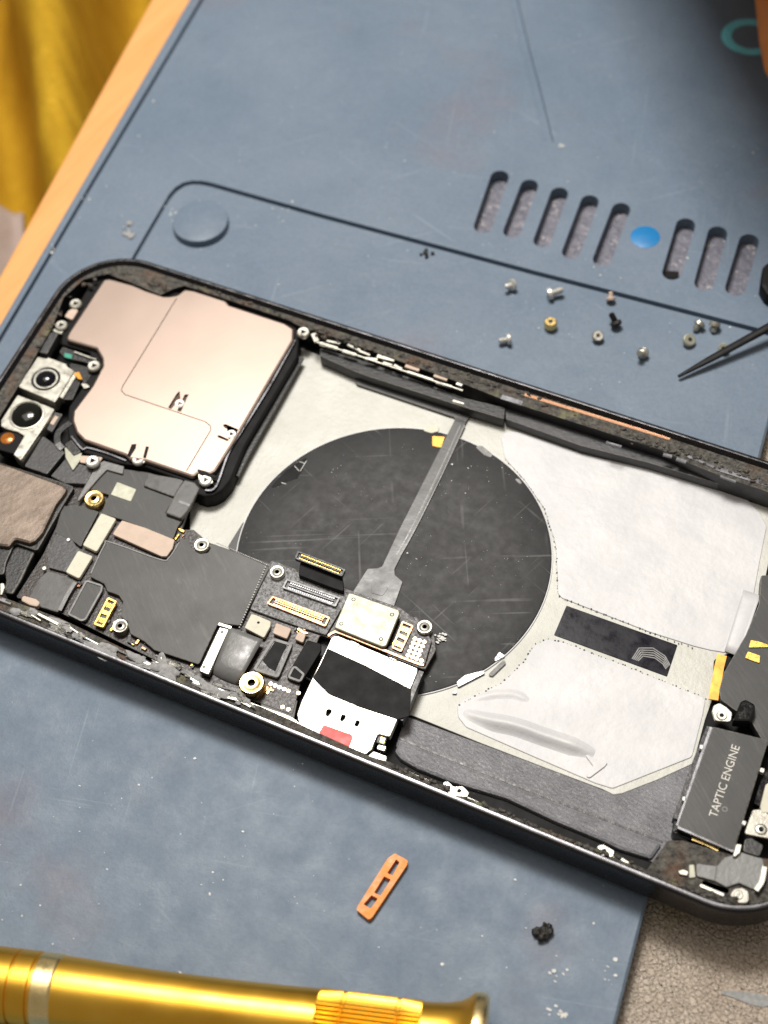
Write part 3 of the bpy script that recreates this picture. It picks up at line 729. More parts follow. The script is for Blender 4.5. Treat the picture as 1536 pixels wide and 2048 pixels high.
# worn shield at the left
slab('speaker_shield', [(-120, 915), (-100, 880)] + M7((0, 740), (100, 765), (660, 970), (685, 1010), (670, 1050)) + Z7((580, 40), (440, 330), (360, 420), (300, 445), (150, 405), (90, 480), (0, 470)) + [(-60, 1080), (-160, 1040)], 1.3, 2.2, 'worn', PH, .5, .5, 'worn beige metal shield at the left edge')
slab('speaker_body', Z7((140, 420), (360, 520), (300, 640), (210, 830), (130, 960), (40, 950), (60, 820), (40, 680)) , 3.0, 2.4, 'plastic', PH, .4, .3)
slab('speaker_tray', [(-150, 1000), (0, 925)] + M7((660, 950), (760, 990)) + Z7((640, 60), (480, 340), (380, 520), (150, 440), (60, 640), (40, 760)) + [(-60, 1150), (-160, 1100)], 2.2, 3, 'plastic', PH, .5, .2)
slab('side_tab', Z7((0, 850), (40, 850), (50, 890), (20, 970), (0, 975)), 1.6, .5, 'nickel', PH, .2, .1)
slab('side_capsule', Z7((225, 970), (370, 1010), (410, 1045), (385, 1095), (300, 1075), (215, 1030)), 2.2, 1, 'foam_pink', PH, .5, .25)

# ---- logic board
LB = slab('logic_board', K2((330, 210), (470, 40), (900, 190), (905, 330), (870, 430), (930, 430), (1000, 490), (1290, 590)) + [(545, 1120), (700, 1180), (800, 1215), (868, 1265), (872, 1300), (850, 1340)] + [(640, 1270), (600, 1370), (585, 1430), (380, 1355), (240, 1285), (150, 1240), (70, 1200)] + Z7((160, 1000), (440, 560), (620, 180)), 3.5, .8, 'pcb', PH, .4, .1, 'long dark circuit board across the phone')
cov = K2((515, 492), (560, 500), (765, 578), (805, 570), (845, 520), (862, 480), (905, 470), (920, 520), (960, 545), (1000, 540), (1020, 495), (1285, 598), (1290, 620), (1150, 890), (1060, 880), (1042, 892), (955, 1078), (740, 1008), (690, 965), (625, 930), (612, 870), (580, 850), (590, 775), (570, 745), (515, 725), (500, 690), (432, 655), (436, 620))
CV = slab('board_cover', cov, 2.6, .9, 'cover', PH, .45, .15, 'black graphite cover with smears on the board')
ribbon('cover_edge', [(q, 2.5) for q in K2((436, 640), (500, 505), (530, 490), (765, 572), (810, 565), (860, 490))], .2, 'foam_grey', CV, .2)
bm = bmesh.new()
for k in range(26):
    for a, b, nn in (((533, 1130), (479, 1255), 26),):
        p = U((a[0] + (b[0] - a[0]) * k / 25, a[1] + (b[1] - a[1]) * k / 25), H - 2.5); box_bm(bm, p, .26, .26, .14, .4, .05)
for k in range(30):
    p = U((434 + 96 * k / 29, 1086 + 42 * k / 29), H - 2.5); box_bm(bm, p, .2, .2, .12, .4, .04)
build('solder_row', bm, 'dust', CV)
# left flank of the board
slab('flank_cover', Z7((480, 560), (580, 330), (720, 380), (780, 470), (880, 560), (840, 640), (680, 740), (500, 690)), 2.9, .7, 'grey_plastic', PH, .2, .1)
slab('flank_cover', Z7((640, 60), (860, 60), (1010, 120), (850, 420), (830, 480), (720, 400), (560, 330)), 2.8, .7, 'cover', PH, .2, .1)
slab('flank_cover', Z7((490, 720), (680, 780), (800, 840), (590, 1150), (420, 1100), (280, 1020), (400, 800)), 2.7, .9, 'flex', PH, .3, .2)
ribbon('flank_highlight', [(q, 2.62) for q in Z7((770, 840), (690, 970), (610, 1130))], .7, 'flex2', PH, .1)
disc('solder_ball', Z7((452, 697))[0], 2.4, .35, .5, 'steel', PH); disc('solder_ball', Z7((700, 405))[0], 2.6, .3, .5, 'steel', PH)
# foam pads
slab('foam_block', Z7((1035, 132), (1190, 190), (990, 530), (845, 460)), 2.5, .7, 'foam', PH, .35, .12)
slab('foam_block', Z7((800, 515), (950, 575), (810, 805), (670, 735)), 2.5, .7, 'foam', PH, .35, .12, 'smaller cream foam block')
slab('foam_strip', K2((585, 385), (700, 422), (838, 478), (828, 520), (800, 558), (775, 558), (540, 452), (560, 420)), 2.6, .6, 'foam_pink', PH, .3, .1)
slab('foam_patch', K2((562, 200), (655, 236), (628, 296), (530, 262)), 2.6, .4, 'cream', PH, .2, .08)
# covers between shield and board
slab('board_cover', Z8((260, 250), (330, 240), (640, 285), (900, 350), (960, 350), (790, 640), (940, 700), (900, 760), (860, 870), (390, 690), (230, 640), (300, 480), (130, 430), (190, 300)), 2.7, .5, 'cover', PH, .3, .1, 'dark cover between camera shield and board')
slab('flex_fold', Z8((640, 290), (960, 345), (900, 440), (870, 500), (600, 400)), 2.2, .5, 'flex', PH, .3, .2)
slab('flex_fold', Z8((960, 345), (1050, 370), (1095, 420), (1010, 590), (930, 690), (790, 640), (900, 430)), 1.9, .8, 'flex', PH, .4, .25)
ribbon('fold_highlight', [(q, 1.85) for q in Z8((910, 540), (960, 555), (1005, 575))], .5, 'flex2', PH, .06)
slab('bracket_plate', Z8((180, 230), (250, 180), (430, 230), (420, 300), (280, 260), (220, 320), (30, 540), (20, 520)), 2.3, .4, 'flex2', PH, .2, .1)
slab('flank_cover', M7((440, 470), (620, 600), (660, 640), (480, 860), (250, 780), (420, 500)), 2.4, 1.2, 'grey_plastic', PH, .2, .12)
slab('flank_cover', M7((690, 680), (740, 820), (800, 750), (960, 800), (880, 960), (660, 950), (520, 880)), 2.5, 1.2, 'grey_plastic', PH, .2, .12)
slab('bracket_plate', M7((660, 570), (750, 660), (840, 640), (820, 720), (745, 825), (670, 690)), 2.1, .3, 'cream', PH, .15, .06)
slab('bracket_plate', M7((820, 670), (1000, 680), (1050, 690), (1020, 740), (960, 760), (820, 740)), 2.1, .3, 'foam_pink', PH, .15, .06)
slab('black_block', M7((730, 510), (830, 630), (750, 665), (660, 550)), 1.8, .8, 'plastic', PH, .3, .15)
ribbon('flex_loop', [(q, dd) for q, dd in zip(M7((720, 330), (600, 430), (590, 540), (640, 600)), (1.9, 2.0, 2.0, 2.2))], 1.1, 'plastic', PH, .2)
ribbon('bracket_edge', [(q, 1.7) for q in M7((730, 470), (840, 600), (900, 590), (1080, 640), (1290, 720))], .3, 'rim', PH, .3)
# standoffs
standoff((187.5, 996), 2.0, 1.75, PH, 'brass', 'dark', 2)
for q in ((403, 1089), (240, 1251)): standoff(q, 2.1, 1.35, PH)
standoff((554, 1143), 2.1, 1.25, PH); standoff((849, 1253), 2.2, 1.3, PH)
standoff((503, 1365), 1.3, 2.1, PH, 'brass', 'dark', 3)
# rectangles with pale gasket
def gasket(name, px, d, w, mat, parent):
    z = H - d; p = fillet(P2(px, z), .5); bm = bmesh.new()
    a, b, c_, e = ring(bm, p, z - .5), ring(bm, p, z), ring(bm, inset(p, w), z), ring(bm, inset(p, w), z - .5)
    strip(bm, a, b); strip(bm, b, c_); strip(bm, c_, e); return build(name, bm, mat, parent)
slab('socket_block', Z7((880, 815), (1050, 870), (1040, 930), (880, 1220), (820, 1240), (690, 1170)), 2.75, .7, 'cover', PH, .3, .08)
gasket('gasket', Z7((880, 815), (1055, 870), (1045, 930), (880, 1225), (830, 1240), (690, 1170)), 2.6, .32, 'foam_grey', PH)
slab('socket_block', Z6((745, 490), (950, 550), (800, 900), (540, 815)), 2.8, .7, 'plastic', PH, .3, .1)
gasket('gasket', Z6((745, 490), (950, 550), (800, 900), (540, 815)), 2.65, .45, 'foam_grey', PH)
slab('torn_sticker', Z6((775, 515), (890, 570), (850, 640), (770, 830), (700, 790), (640, 720), (720, 600)), 2.7, .1, 'dark', PH, .15, .03)
slab('socket_block', Z6((1100, 510), (1240, 550), (1240, 620), (1040, 945), (885, 890), (960, 750)), 2.7, .7, 'dark', PH, .3, .1)
gasket('gasket', Z6((960, 760), (1075, 860), (1030, 945), (890, 895)), 2.6, .35, 'foam_grey', PH)
# connectors
def connector(name, px, d, mat, pin, parent, n=22):
    """board socket: raised rim, slot floor, two rows of pins"""
    z = H - d; p = fillet(P2(px, z), .25); bm = bmesh.new()
    q1, q2 = inset(p, .28), inset(p, .34)
    a, b, c_, e = ring(bm, p, z - .8), ring(bm, p, z), ring(bm, q1, z), ring(bm, q2, z - .35)
    strip(bm, a, b); strip(bm, b, c_); strip(bm, c_, e); fill(bm, [e], 1)
    o = build(name, bm, [mat, 'grey_plastic'], parent); bm = bmesh.new()
    g = [U(q, z) for q in px]; L0, L1_ = (g[0] + g[3]) / 2, (g[1] + g[2]) / 2; ax = (L1_ - L0); ang = math.atan2(ax.y, ax.x); sd = Vector((-math.sin(ang), math.cos(ang), 0))
    wid = (g[0] - g[3]).length; bar = L0.lerp(L1_, .5); box_bm(bm, (bar.x, bar.y, z - .36), ax.length * .84, wid * .14, .3, ang, .03)
    build('centre_bar', bm, mat, o); bm = bmesh.new()
    for k in range(n):
        t = .1 + .8 * k / (n - 1); c_ = L0.lerp(L1_, t)
        for sgn in (-1, 1):
            e = c_ + sd * sgn * wid * .27; box_bm(bm, (e.x, e.y, z - .36), ax.length * .5 / n, wid * .16, .22, ang)
    build('pins', bm, pin, o)
    return o
slab('connector_plate', [(545, 1122), (694, 1186), (698, 1192), (652, 1270), (600, 1254), (500, 1218)], 3.0, .4, 'speckle', PH, .3, .08, 'speckled grey plate under the connectors')
connector('board_connector', K3((445, 325), (802, 450), (772, 512), (415, 385)), 2.5, 'socket_grey', 'rim', PH)
connector('board_connector', K3((350, 440), (735, 582), (705, 645), (312, 490)), 2.5, 'cop_line', 'goldpin', PH)
LC = connector('loose_connector', K3((520, 138), (838, 262), (815, 310), (498, 188)), .9, 'plastic', 'goldpin', PH)
LC['label'] = 'black display plug standing free with a gold contact row'
slab('plug_flex', K3((535, 215), (820, 318), (828, 410), (760, 390), (525, 300)), 1.9, 1.4, 'dark', PH, .2, .1)
connector('battery_connector', Z7((1105, 995), (1195, 1035), (1055, 1305), (960, 1270))[0:4], 2.4, 'goldpin', 'goldpin', PH, 6)
slab('foam_block', Z6((525, 245), (560, 250), (725, 320), (720, 370), (655, 490), (455, 385)), 2.5, .6, 'foam', PH, .3, .1, 'cream square foam with a dark dot')
disc('foam_dot', Z6((598, 333))[0], 2.49, .25, .2, 'dark', PH)
slab('foam_block', Z6((780, 335), (935, 395), (890, 500), (745, 440)), 2.6, .5, 'foam_pink', PH, .25, .1, 'small beige foam beside the gold connector')
slab('foam_block', Z6((1005, 425), (1085, 450), (1055, 540), (970, 500)), 2.6, .5, 'foam_pink', PH, .25, .1, 'smallest beige foam beside the connector plate')
slab('gold_clip', Z6((985, 400), (1010, 390), (1065, 420), (1115, 440), (1090, 450), (1050, 440)), 2.5, .4, 'goldpin', PH, .15, .05)
slab('clamp_strip', Z6((200, 375), (300, 400), (90, 870), (60, 860), (0, 835), (-10, 820)), 2.0, .8, 'white', PH, .3, .15, 'long white clamp strip on the board edge')
for q in Z6((225, 430), (40, 785)): disc('strip_rivet', q, 1.97, .3, .2, 'foam_grey', PH)
ribbon('strip_bracket', [(q, 1.9) for q in Z6((190, 345), (320, 385))], .45, 'nickel', PH, .4)
# broad grey flex that bends down over the board's edge
bm = bmesh.new(); pv = None
for k in range(12):
    t = k / 11; dz = 1.95 + (2.2 * max(0, (t - .6) / .4) ** 2)
    a = Vector((459 + (420 - 459) * t, 1254 + (1354 - 1254) * t)); b = Vector((526 + (470 - 526) * t, 1279 + (1378 - 1279) * t)); cur = []
    for j in range(9):
        s = j / 8; cur.append(bm.verts.new(U(a.lerp(b, s), H - dz + .35 * math.sin(s * math.pi) * (1 - t * .4))))
    if pv:
        for j in range(8): bm.faces.new((pv[j], pv[j + 1], cur[j + 1], cur[j]))
    pv = cur
o = build('broad_flex', bm, 'flex2', PH, ang=2); md = o.modifiers.new('thickness', 'SOLIDIFY'); md.thickness = .00018; md.offset = -1
# gold pads
for q in Z6((725, 960), (770, 978), (815, 996), (862, 1014), (905, 1033), (1008, 1054), (845, 1198), (905, 1222)): disc('gold_pad', q, 3.35, .36, .3, 'goldspot', PH, seg=16)
slab('board_end', Z6((640, 1020), (1000, 1130), (990, 1170), (960, 1330), (620, 1200)), 3.6, .4, 'cover', PH, .3, .1)
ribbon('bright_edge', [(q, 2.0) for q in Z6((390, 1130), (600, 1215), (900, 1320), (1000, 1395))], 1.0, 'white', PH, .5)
# square connector plate and its neighbours
SP = slab('connector_cap', Z5((600, 28), (640, 34), (1120, 205), (1122, 245), (985, 575), (940, 580), (455, 385), (460, 360)), 1.7, .5, 'cream', PH, .5, .16, 'cream square metal cap over a connector')
for q in Z5((650, 95), (525, 343), (1045, 250), (932, 500)): disc('cap_rivet', q, 1.66, .32, .15, 'dark', SP, [(0, -.15), (.14, -.15), (.24, 0), (.34, -.02), (.36, -.1)])
slab('socket_board', Z5((1140, 300), (1300, 270), (1420, 460), (1450, 520), (1380, 765), (970, 610), (1040, 560)), 2.9, .5, 'pcb', PH, .3, .1)
connector('board_connector', Z5((1150, 315), (1265, 365), (1140, 635), (1040, 590)), 2.5, 'cop_line', 'goldpin', PH, 6)
for q in Z5((1280, 498), (1328, 515), (1375, 530), (1262, 540), (1310, 557), (1356, 573), (1244, 582), (1290, 600), (1337, 618), (1226, 625), (1272, 643), (1320, 660), (1208, 668), (1254, 685), (1298, 703), (1345, 722)):
    disc('gold_pad', q, 2.86, .37, .2, 'goldspot', PH, seg=16)
# tiny parts soldered along the board
def chips(px, n_, spread, d, ang=-.1):
    for k in range(n_):
        q = (px[0] + rnd.uniform(-1, 1) * spread[0], px[1] + rnd.uniform(-1, 1) * spread[1]); p = U(q, H - d - .35)
        bm = bmesh.new(); l_ = rnd.choice((.5, .6, .9)); box_bm(bm, p, l_, l_ * .5, .4, ang + rnd.choice((0, 1.57)), .05)
        build('chip_component', bm, rnd.choice(('cop_line', 'plastic', 'foam_grey', 'pcb', 'goldpin')), PH)
chips((362, 1072), 8, (10, 12), 3.1); chips((226, 1245), 7, (8, 22), 3.1); chips((270, 1292), 6, (24, 7), 3.1); chips((362, 1332), 5, (26, 5), 3.1)
chips((690, 1235), 5, (4, 16), 3.1); chips((842, 1290), 4, (14, 4), 3.0); chips((600, 1262), 4, (12, 4), 3.1); chips((530, 1382), 4, (14, 5), 3.3); chips((160, 1180), 4, (9, 12), 3.1)
# SIM reader
SIM = slab('card_reader', Z5((220, 915), (430, 475), (490, 465), (980, 670), (1310, 800), (1305, 850), (1235, 1015), (1210, 1100), (1100, 1330)) + M3((690, 285), (600, 262), (565, 345), (555, 380), (505, 418), (470, 405), (0, 232)) + Z5((70, 1270), (110, 1150)), 2.3, 1.2, 'white', PH, .35, .15, 'white metal card reader with black tape and red sticker',
           [(M3((195, 112), (205, 70), (245, 68), (243, 95), (222, 125), (205, 130)), .3), (M3((305, 155), (318, 112), (352, 112), (352, 135), (325, 170)), .3), (M3((415, 195), (430, 155), (462, 155), (460, 180), (440, 212)), .3)], .9)
slab('black_tape', Z5((385, 595), (780, 775), (1240, 1015), (1235, 1100), (1220, 1290), (1105, 1325), (700, 1190), (390, 1060), (235, 900), (320, 740)), 2.16, .12, 'dark', SIM, .2, .05)
slab('red_sticker', M3((180, 188), (403, 268), (403, 300), (375, 372), (150, 258), (150, 240)), 2.26, .08, 'red', SIM, .4, .03)
for q in (Z5((590, 520), (640, 520), (720, 560), (700, 575), (600, 545)), Z5((980, 680), (1040, 690), (1130, 730), (1060, 720))): slab('reader_tab', q, 2.1, .3, 'nickel', SIM, .15, .08)
ribbon('reader_wall', [(q, 2.4) for q in Z5((1345, 830), (1265, 1020), (1200, 1180), (1130, 1330))], .8, 'plastic', PH, 2.5)
ribbon('copper_edge', [(q, 2.35) for q in Z5((390, 470), (440, 435), (520, 440), (900, 590), (1290, 745), (1370, 765))], .4, 'cop_line', PH, .5)
slab('coax_contact', M3((605, 270), (665, 290), (650, 345), (585, 325)), 2.6, .5, 'pcb', PH, .15, .05)
slab('coax_contact', M3((620, 280), (655, 292), (645, 335), (612, 325)), 2.55, .2, 'goldpin', PH, .15, .05)
slab('edge_block', M3((600, 340), (665, 355), (650, 395), (585, 375)), 2.4, .6, 'white', PH, .2, .1)
slab('edge_block', M3((565, 390), (668, 430), (660, 500), (515, 430)), 1.8, .8, 'white', PH, .2, .15)
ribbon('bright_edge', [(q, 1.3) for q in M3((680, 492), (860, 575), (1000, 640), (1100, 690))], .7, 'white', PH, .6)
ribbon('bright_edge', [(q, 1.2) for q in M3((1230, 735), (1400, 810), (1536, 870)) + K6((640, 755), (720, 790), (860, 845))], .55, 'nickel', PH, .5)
slab('side_bracket', M3((1100, 625), (1140, 625), (1180, 665), (1250, 660), (1300, 710), (1285, 745), (1160, 735), (1100, 680)), .95, .5, 'white', PH, .3, .12); disc('bracket_hole', M3((1222, 697))[0], .93, .4, .1, 'dark', PH)
slab('side_bracket', M4((225, 350), (270, 338), (360, 390), (345, 440), (260, 430), (220, 395)), .95, .5, 'white', PH, .3, .12); disc('bracket_hole', M4((278, 390))[0], .93, .4, .1, 'dark', PH)
slab('edge_block', M4((370, 440), (400, 430), (480, 480), (440, 510), (360, 470)), 1.0, .4, 'white', PH, .2, .1)
slab('edge_block', M4((310, 465), (350, 430), (360, 450), (340, 490)), 1.0, .3, 'cop_line', PH, .1, .05)

# ---- haptic motor and the bottom end
HM = slab('haptic_motor', Z4((452, 10), (1034, 150), (680, 1290), (630, 1280), (100, 1040), (92, 1010)), 1.9, 3.4, 'cover', PH, .4, .25, 'black vibration motor block with pale lettering')
for a, b in ((((440, 20), (95, 1030))), (((100, 1045), (670, 1290)))):
    (pa,), (pb,) = Z4(a), Z4(b); ribbon('motor_edge', [(pa, 1.95), (pb, 1.95)], .4, 'rim', HM, .3)  # lighter ribbons stand in for highlights on the motor's edges
slab('motor_skirt', Z4((75, 930), (100, 1040), (660, 1300), (640, 1330), (470, 1270), (60, 1110), (40, 1080)), 3.2, 2.2, 'gloss', PH, .3, .15)
ribbon('motor_skirt', [(q, 3.0) for q in Z4((430, 20), (270, 420), (80, 960))], 1.0, 'plastic', PH, 2)
for q in Z4((350, 225), (172, 755), (968, 462), (780, 1000)): slab('motor_clip', [(q[0] - 4, q[1] - 6), (q[0] + 5, q[1] - 3), (q[0] + 3, q[1] + 6), (q[0] - 6, q[1] + 3)], 1.95, .8, 'steel', HM, .2, .1)
def text(name, body, px0, px1, cap_px, d, mat, parent):
    z = H - d; o0, o1 = U(px0, z), U(px1, z); cp = U(cap_px, z)
    cu = bpy.data.curves.new(name, 'FONT'); cu.body = body; cu.size = 1; cu.extrude = .01; cu.resolution_u = 3
    to = bpy.data.objects.new(name + '_tmp', cu); COL.objects.link(to); bpy.context.view_layer.update()
    me = bpy.data.meshes.new_from_object(to.evaluated_get(bpy.context.evaluated_depsgraph_get())); bpy.data.objects.remove(to)
    bm = bmesh.new(); bm.from_mesh(me); bpy.data.meshes.remove(me)
    xs = [v.co.x for v in bm.verts]; ys = [v.co.y for v in bm.verts]; x0, x1, y0, y1 = min(xs), max(xs), min(ys), max(ys)
    ux = o1 - o0; uy = cp - o0; uy -= ux * (uy.dot(ux) / ux.length_squared)
    for v in bm.verts:
        p = o0 + ux * ((v.co.x - x0) / (x1 - x0)) + uy * ((v.co.y - y0) / (y1 - y0)); v.co = Vector((p.x, p.y, z + v.co.z * .02 / .01 + .02))
    return build(name, bm, mat, parent, smooth=False)
text('lettering', 'TAPTIC ENGINE', Z4((500, 955))[0], Z4((738, 225))[0], Z4((415, 925))[0], 1.9, 'print', HM)
bm = bmesh.new(); c = U(Z4((582, 862))[0], H - 1.87); lathe_bm(bm, c, [(.25, H - 1.885), (.28, H - 1.86), (.42, H - 1.86), (.45, H - 1.885)], 20); build('round_mark', bm, 'flex2', HM)
# loudspeaker area to the right
slab('speaker_module', Z3((880, 1130), (1060, 820), (1240, 400), (1270, 0)) + [(1600, 1150), (1570, 1500), (1530, 1490)] + Z3((1130, 1990), (880, 1820), (720, 1700), (700, 1560), (760, 1330)), 3.4, 2, 'cover', PH, .4, .15, 'rough black speaker module by the pads')
ribbon('copper_strip', [(q, 3.6) for q in Z3((740, 1090), (700, 1250), (670, 1420), (640, 1560), (620, 1700))], 1.5, 'copper', PH, .3)
for q in (Z3((1130, 885), (1240, 905), (1370, 950), (1370, 985), (1100, 990)), Z3((1090, 1040), (1260, 1100), (1250, 1205), (1050, 1130))): slab('gold_contact', q, 3.2, .3, 'goldpin', PH, .15, .05)
slab('motor_mount', Z3((600, 1850), (620, 1780), (700, 1740), (800, 1800), (880, 1880), (860, 2010), (640, 1990)), 2.4, .5, 'nickel', PH, .6, .12)
disc('mount_hole', Z3((735, 1915))[0], 2.3, .9, .2, 'nickel', PH, [(0, -.3), (.3, -.3), (.36, .05), (.7, .06), (.85, -.1)])
disc('mount_hole', Z3((735, 1915))[0], 2.26, .32, .1, 'dark', PH)
slab('glossy_cap', Z3((990, 1720), (1060, 1690), (1190, 1760), (1195, 1850), (1130, 1995), (900, 1990), (890, 1960)), 1.9, 2, 'gloss', PH, .5, .35, 'glossy black cap above the motor')
slab('mount_plate', Z4((148, 1200), (170, 1195), (540, 1345), (535, 1395), (500, 1420), (390, 1425), (290, 1415), (200, 1350), (140, 1280)), 3.0, .5, 'white', PH, .5, .12)
disc('mount_hole', Z4((320, 1335))[0], 2.92, .8, .2, 'nickel', PH, [(0, -.3), (.35, -.3), (.42, .06), (.7, .06), (.85, -.1)])
ribbon('gold_bar', [(q, 2.8) for q in Z4((250, 1150), (400, 1210), (520, 1270))], .8, 'brass', PH, .5)
slab('port_flex', Z4((285, 1410), (390, 1425), (500, 1440), (580, 1350), (760, 1300), (975, 1365), (990, 1440), (930, 1675), (860, 1680), (730, 1620), (640, 1650), (600, 1665), (480, 1600), (290, 1550)), 2.2, .4, 'flex2', PH, .4, .15, 'plain grey flex by the charging port')
ribbon('flex_step', [(q, 2.17) for q in Z4((500, 1450), (480, 1590))], .2, 'flex', PH, .05)
slab('black_block', Z4((790, 1165), (860, 1160), (975, 1230), (970, 1260), (935, 1345), (765, 1290)), 1.8, 1, 'plastic', PH, .4, .15)
slab('mount_tab', Z4((700, 1215), (760, 1220), (740, 1310), (690, 1350), (660, 1345)), 1.7, .5, 'nickel', PH, .2, .12)
slab('mount_plate', Z4((865, 865), (950, 860), (1060, 930), (1060, 1170), (850, 1130), (778, 1115)), 2.0, .5, 'white', PH, .4, .12)
disc('mount_hole', Z4((955, 1068))[0], 1.92, .9, .2, 'nickel', PH, [(0, -.3), (.35, -.3), (.45, .06), (.75, .06), (.95, -.1)]); disc('mount_hole', Z4((955, 1068))[0], 1.9, .36, .1, 'dark', PH)
slab('cream_block', Z4((1000, 610), (1080, 560), (1100, 900), (960, 900), (945, 830)), 1.9, .8, 'foam', PH, .3, .15)
slab('motor_skirt', Z4((1024, 400), (930, 620), (880, 800), (960, 850), (1060, 600)), 3.0, 1.5, 'gloss', PH, .3, .1)
slab('eyelet', Z4((640, 1720), (680, 1670), (760, 1660), (830, 1700), (835, 1830), (720, 1825), (640, 1780)), 1.3, .6, 'white', PH, .8, .15)
disc('mount_hole', Z4((722, 1742))[0], 1.22, .7, .2, 'nickel', PH, [(0, -.3), (.25, -.3), (.32, .06), (.55, .06), (.7, -.1)])
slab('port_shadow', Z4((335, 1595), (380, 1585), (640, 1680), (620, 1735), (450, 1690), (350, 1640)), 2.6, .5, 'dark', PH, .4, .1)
ribbon('port_rail', [(q, 1.3) for q in Z4((330, 1640), (450, 1690), (570, 1740))], .4, 'nickel', PH, .3)
ribbon('port_rail', [(q, 1.5) for q in Z4((990, 1450), (960, 1600), (900, 1690))], .7, 'nickel', PH, .5)
slab('port_floor', Z4((0, 1180), (150, 1180), (620, 1320), (1100, 1380)) + [(1630, 1700), (1590, 1790), (1550, 1815), (1500, 1822), (1440, 1810), (1330, 1764), (1290, 1745)], 2.6, 1.2, 'ledge', PH, .4, .1)
slab('edge_block', Z4((100, 1490), (160, 1475), (215, 1500), (200, 1545), (120, 1530)), 2.2, .4, 'white', PH, .2, .1)
slab('edge_block', Z4((215, 1430), (270, 1425), (285, 1560), (215, 1570)), 2.3, .5, 'cream', PH, .2, .1)

# ---- torn adhesive along the ledge: lumps and strands in one mass

def lump(bm, c, r, fl=.5, sub=1, stretch=1, ang=0):
    m = Matrix.Translation(c) @ Matrix.Rotation(ang, 4, 'Z') @ Matrix.Diagonal((r * stretch, r, r * fl, 1))
    res = bmesh.ops.create_icosphere(bm, subdivisions=sub, radius=1, matrix=m); o = rnd.uniform(0, 90)
    for v in res['verts']:
        v.co += (v.co - Vector(c)) * (.75 * noise.noise(v.co * (1.1 / max(r, .2)) + Vector((o, o, o))))
bm = bmesh.new()
line = M1((0, 430), (300, 560), (500, 640), (700, 760), (900, 830), (1150, 920), (1300, 970)) + K(300, 1280, 3.84)((100, 200), (300, 310), (480, 400), (620, 450), (760, 520))
for i in range(len(line) - 1):
    a, b = line[i], line[i + 1]; A_, B_ = U(a, H), U(b, H); an = math.atan2(B_.y - A_.y, B_.x - A_.x)
    for k in range(11):
        t = rnd.random(); q = (a[0] + (b[0] - a[0]) * t, a[1] + (b[1] - a[1]) * t + rnd.uniform(-17, 2)); n0 = len(bm.faces)
        if k % 3:
            lump(bm, U(q, H - rnd.uniform(.55, .95)), rnd.choice((.25, .35, .5, .7)), .5, 2, rnd.uniform(1.2, 4.5), an + rnd.gauss(0, .18)); mi = rnd.choice((0, 1, 1))
        else:
            box_bm(bm, U(q, H - .95), rnd.uniform(1, 4.5), rnd.uniform(.25, .6), rnd.uniform(.2, .6), an + rnd.gauss(0, .07), .08); mi = rnd.choice((1, 2, 3))
        bm.faces.ensure_lookup_table()
        for f in bm.faces[n0:]: f.material_index = mi
tag(build('glue_residue', bm, ['residue', 'foam_grey', 'nickel', 'plastic'], PH, 'grey scraps of torn glue and metal along the near rim', ang=.8), None, None, kind='stuff')
bm = bmesh.new()
edges = [([(72, 695), (155, 578), (210, 540), (300, 562), (330, 572)], 50, 4), ([(380, 566), (560, 626)], 30, 3), ([(600, 655), (800, 712), (1000, 775), (1150, 822)], 90, 5), ([(1236, 864), (1400, 918), (1530, 966)], 50, 5), ([(780, 1530), (1000, 1622), (1240, 1724), (1380, 1782)], 80, 4), ([(1290, 1745), (1400, 1785), (1480, 1806)], 60, 4)]
for pl, nn, sp_ in edges:
    for k in range(nn):
        i = rnd.randrange(len(pl) - 1); t = rnd.random(); a, b = pl[i], pl[i + 1]
        q = (a[0] + (b[0] - a[0]) * t, a[1] + (b[1] - a[1]) * t + rnd.gauss(0, sp_))
        lump(bm, U(q, H - rnd.uniform(.8, 1.0)), rnd.uniform(.12, .42), .45, 1, rnd.uniform(1, 2.2), rnd.uniform(-.6, .4))
tag(build('adhesive_crumbs', bm, 'ledge', PH, ang=2.5), None, None, kind='stuff')

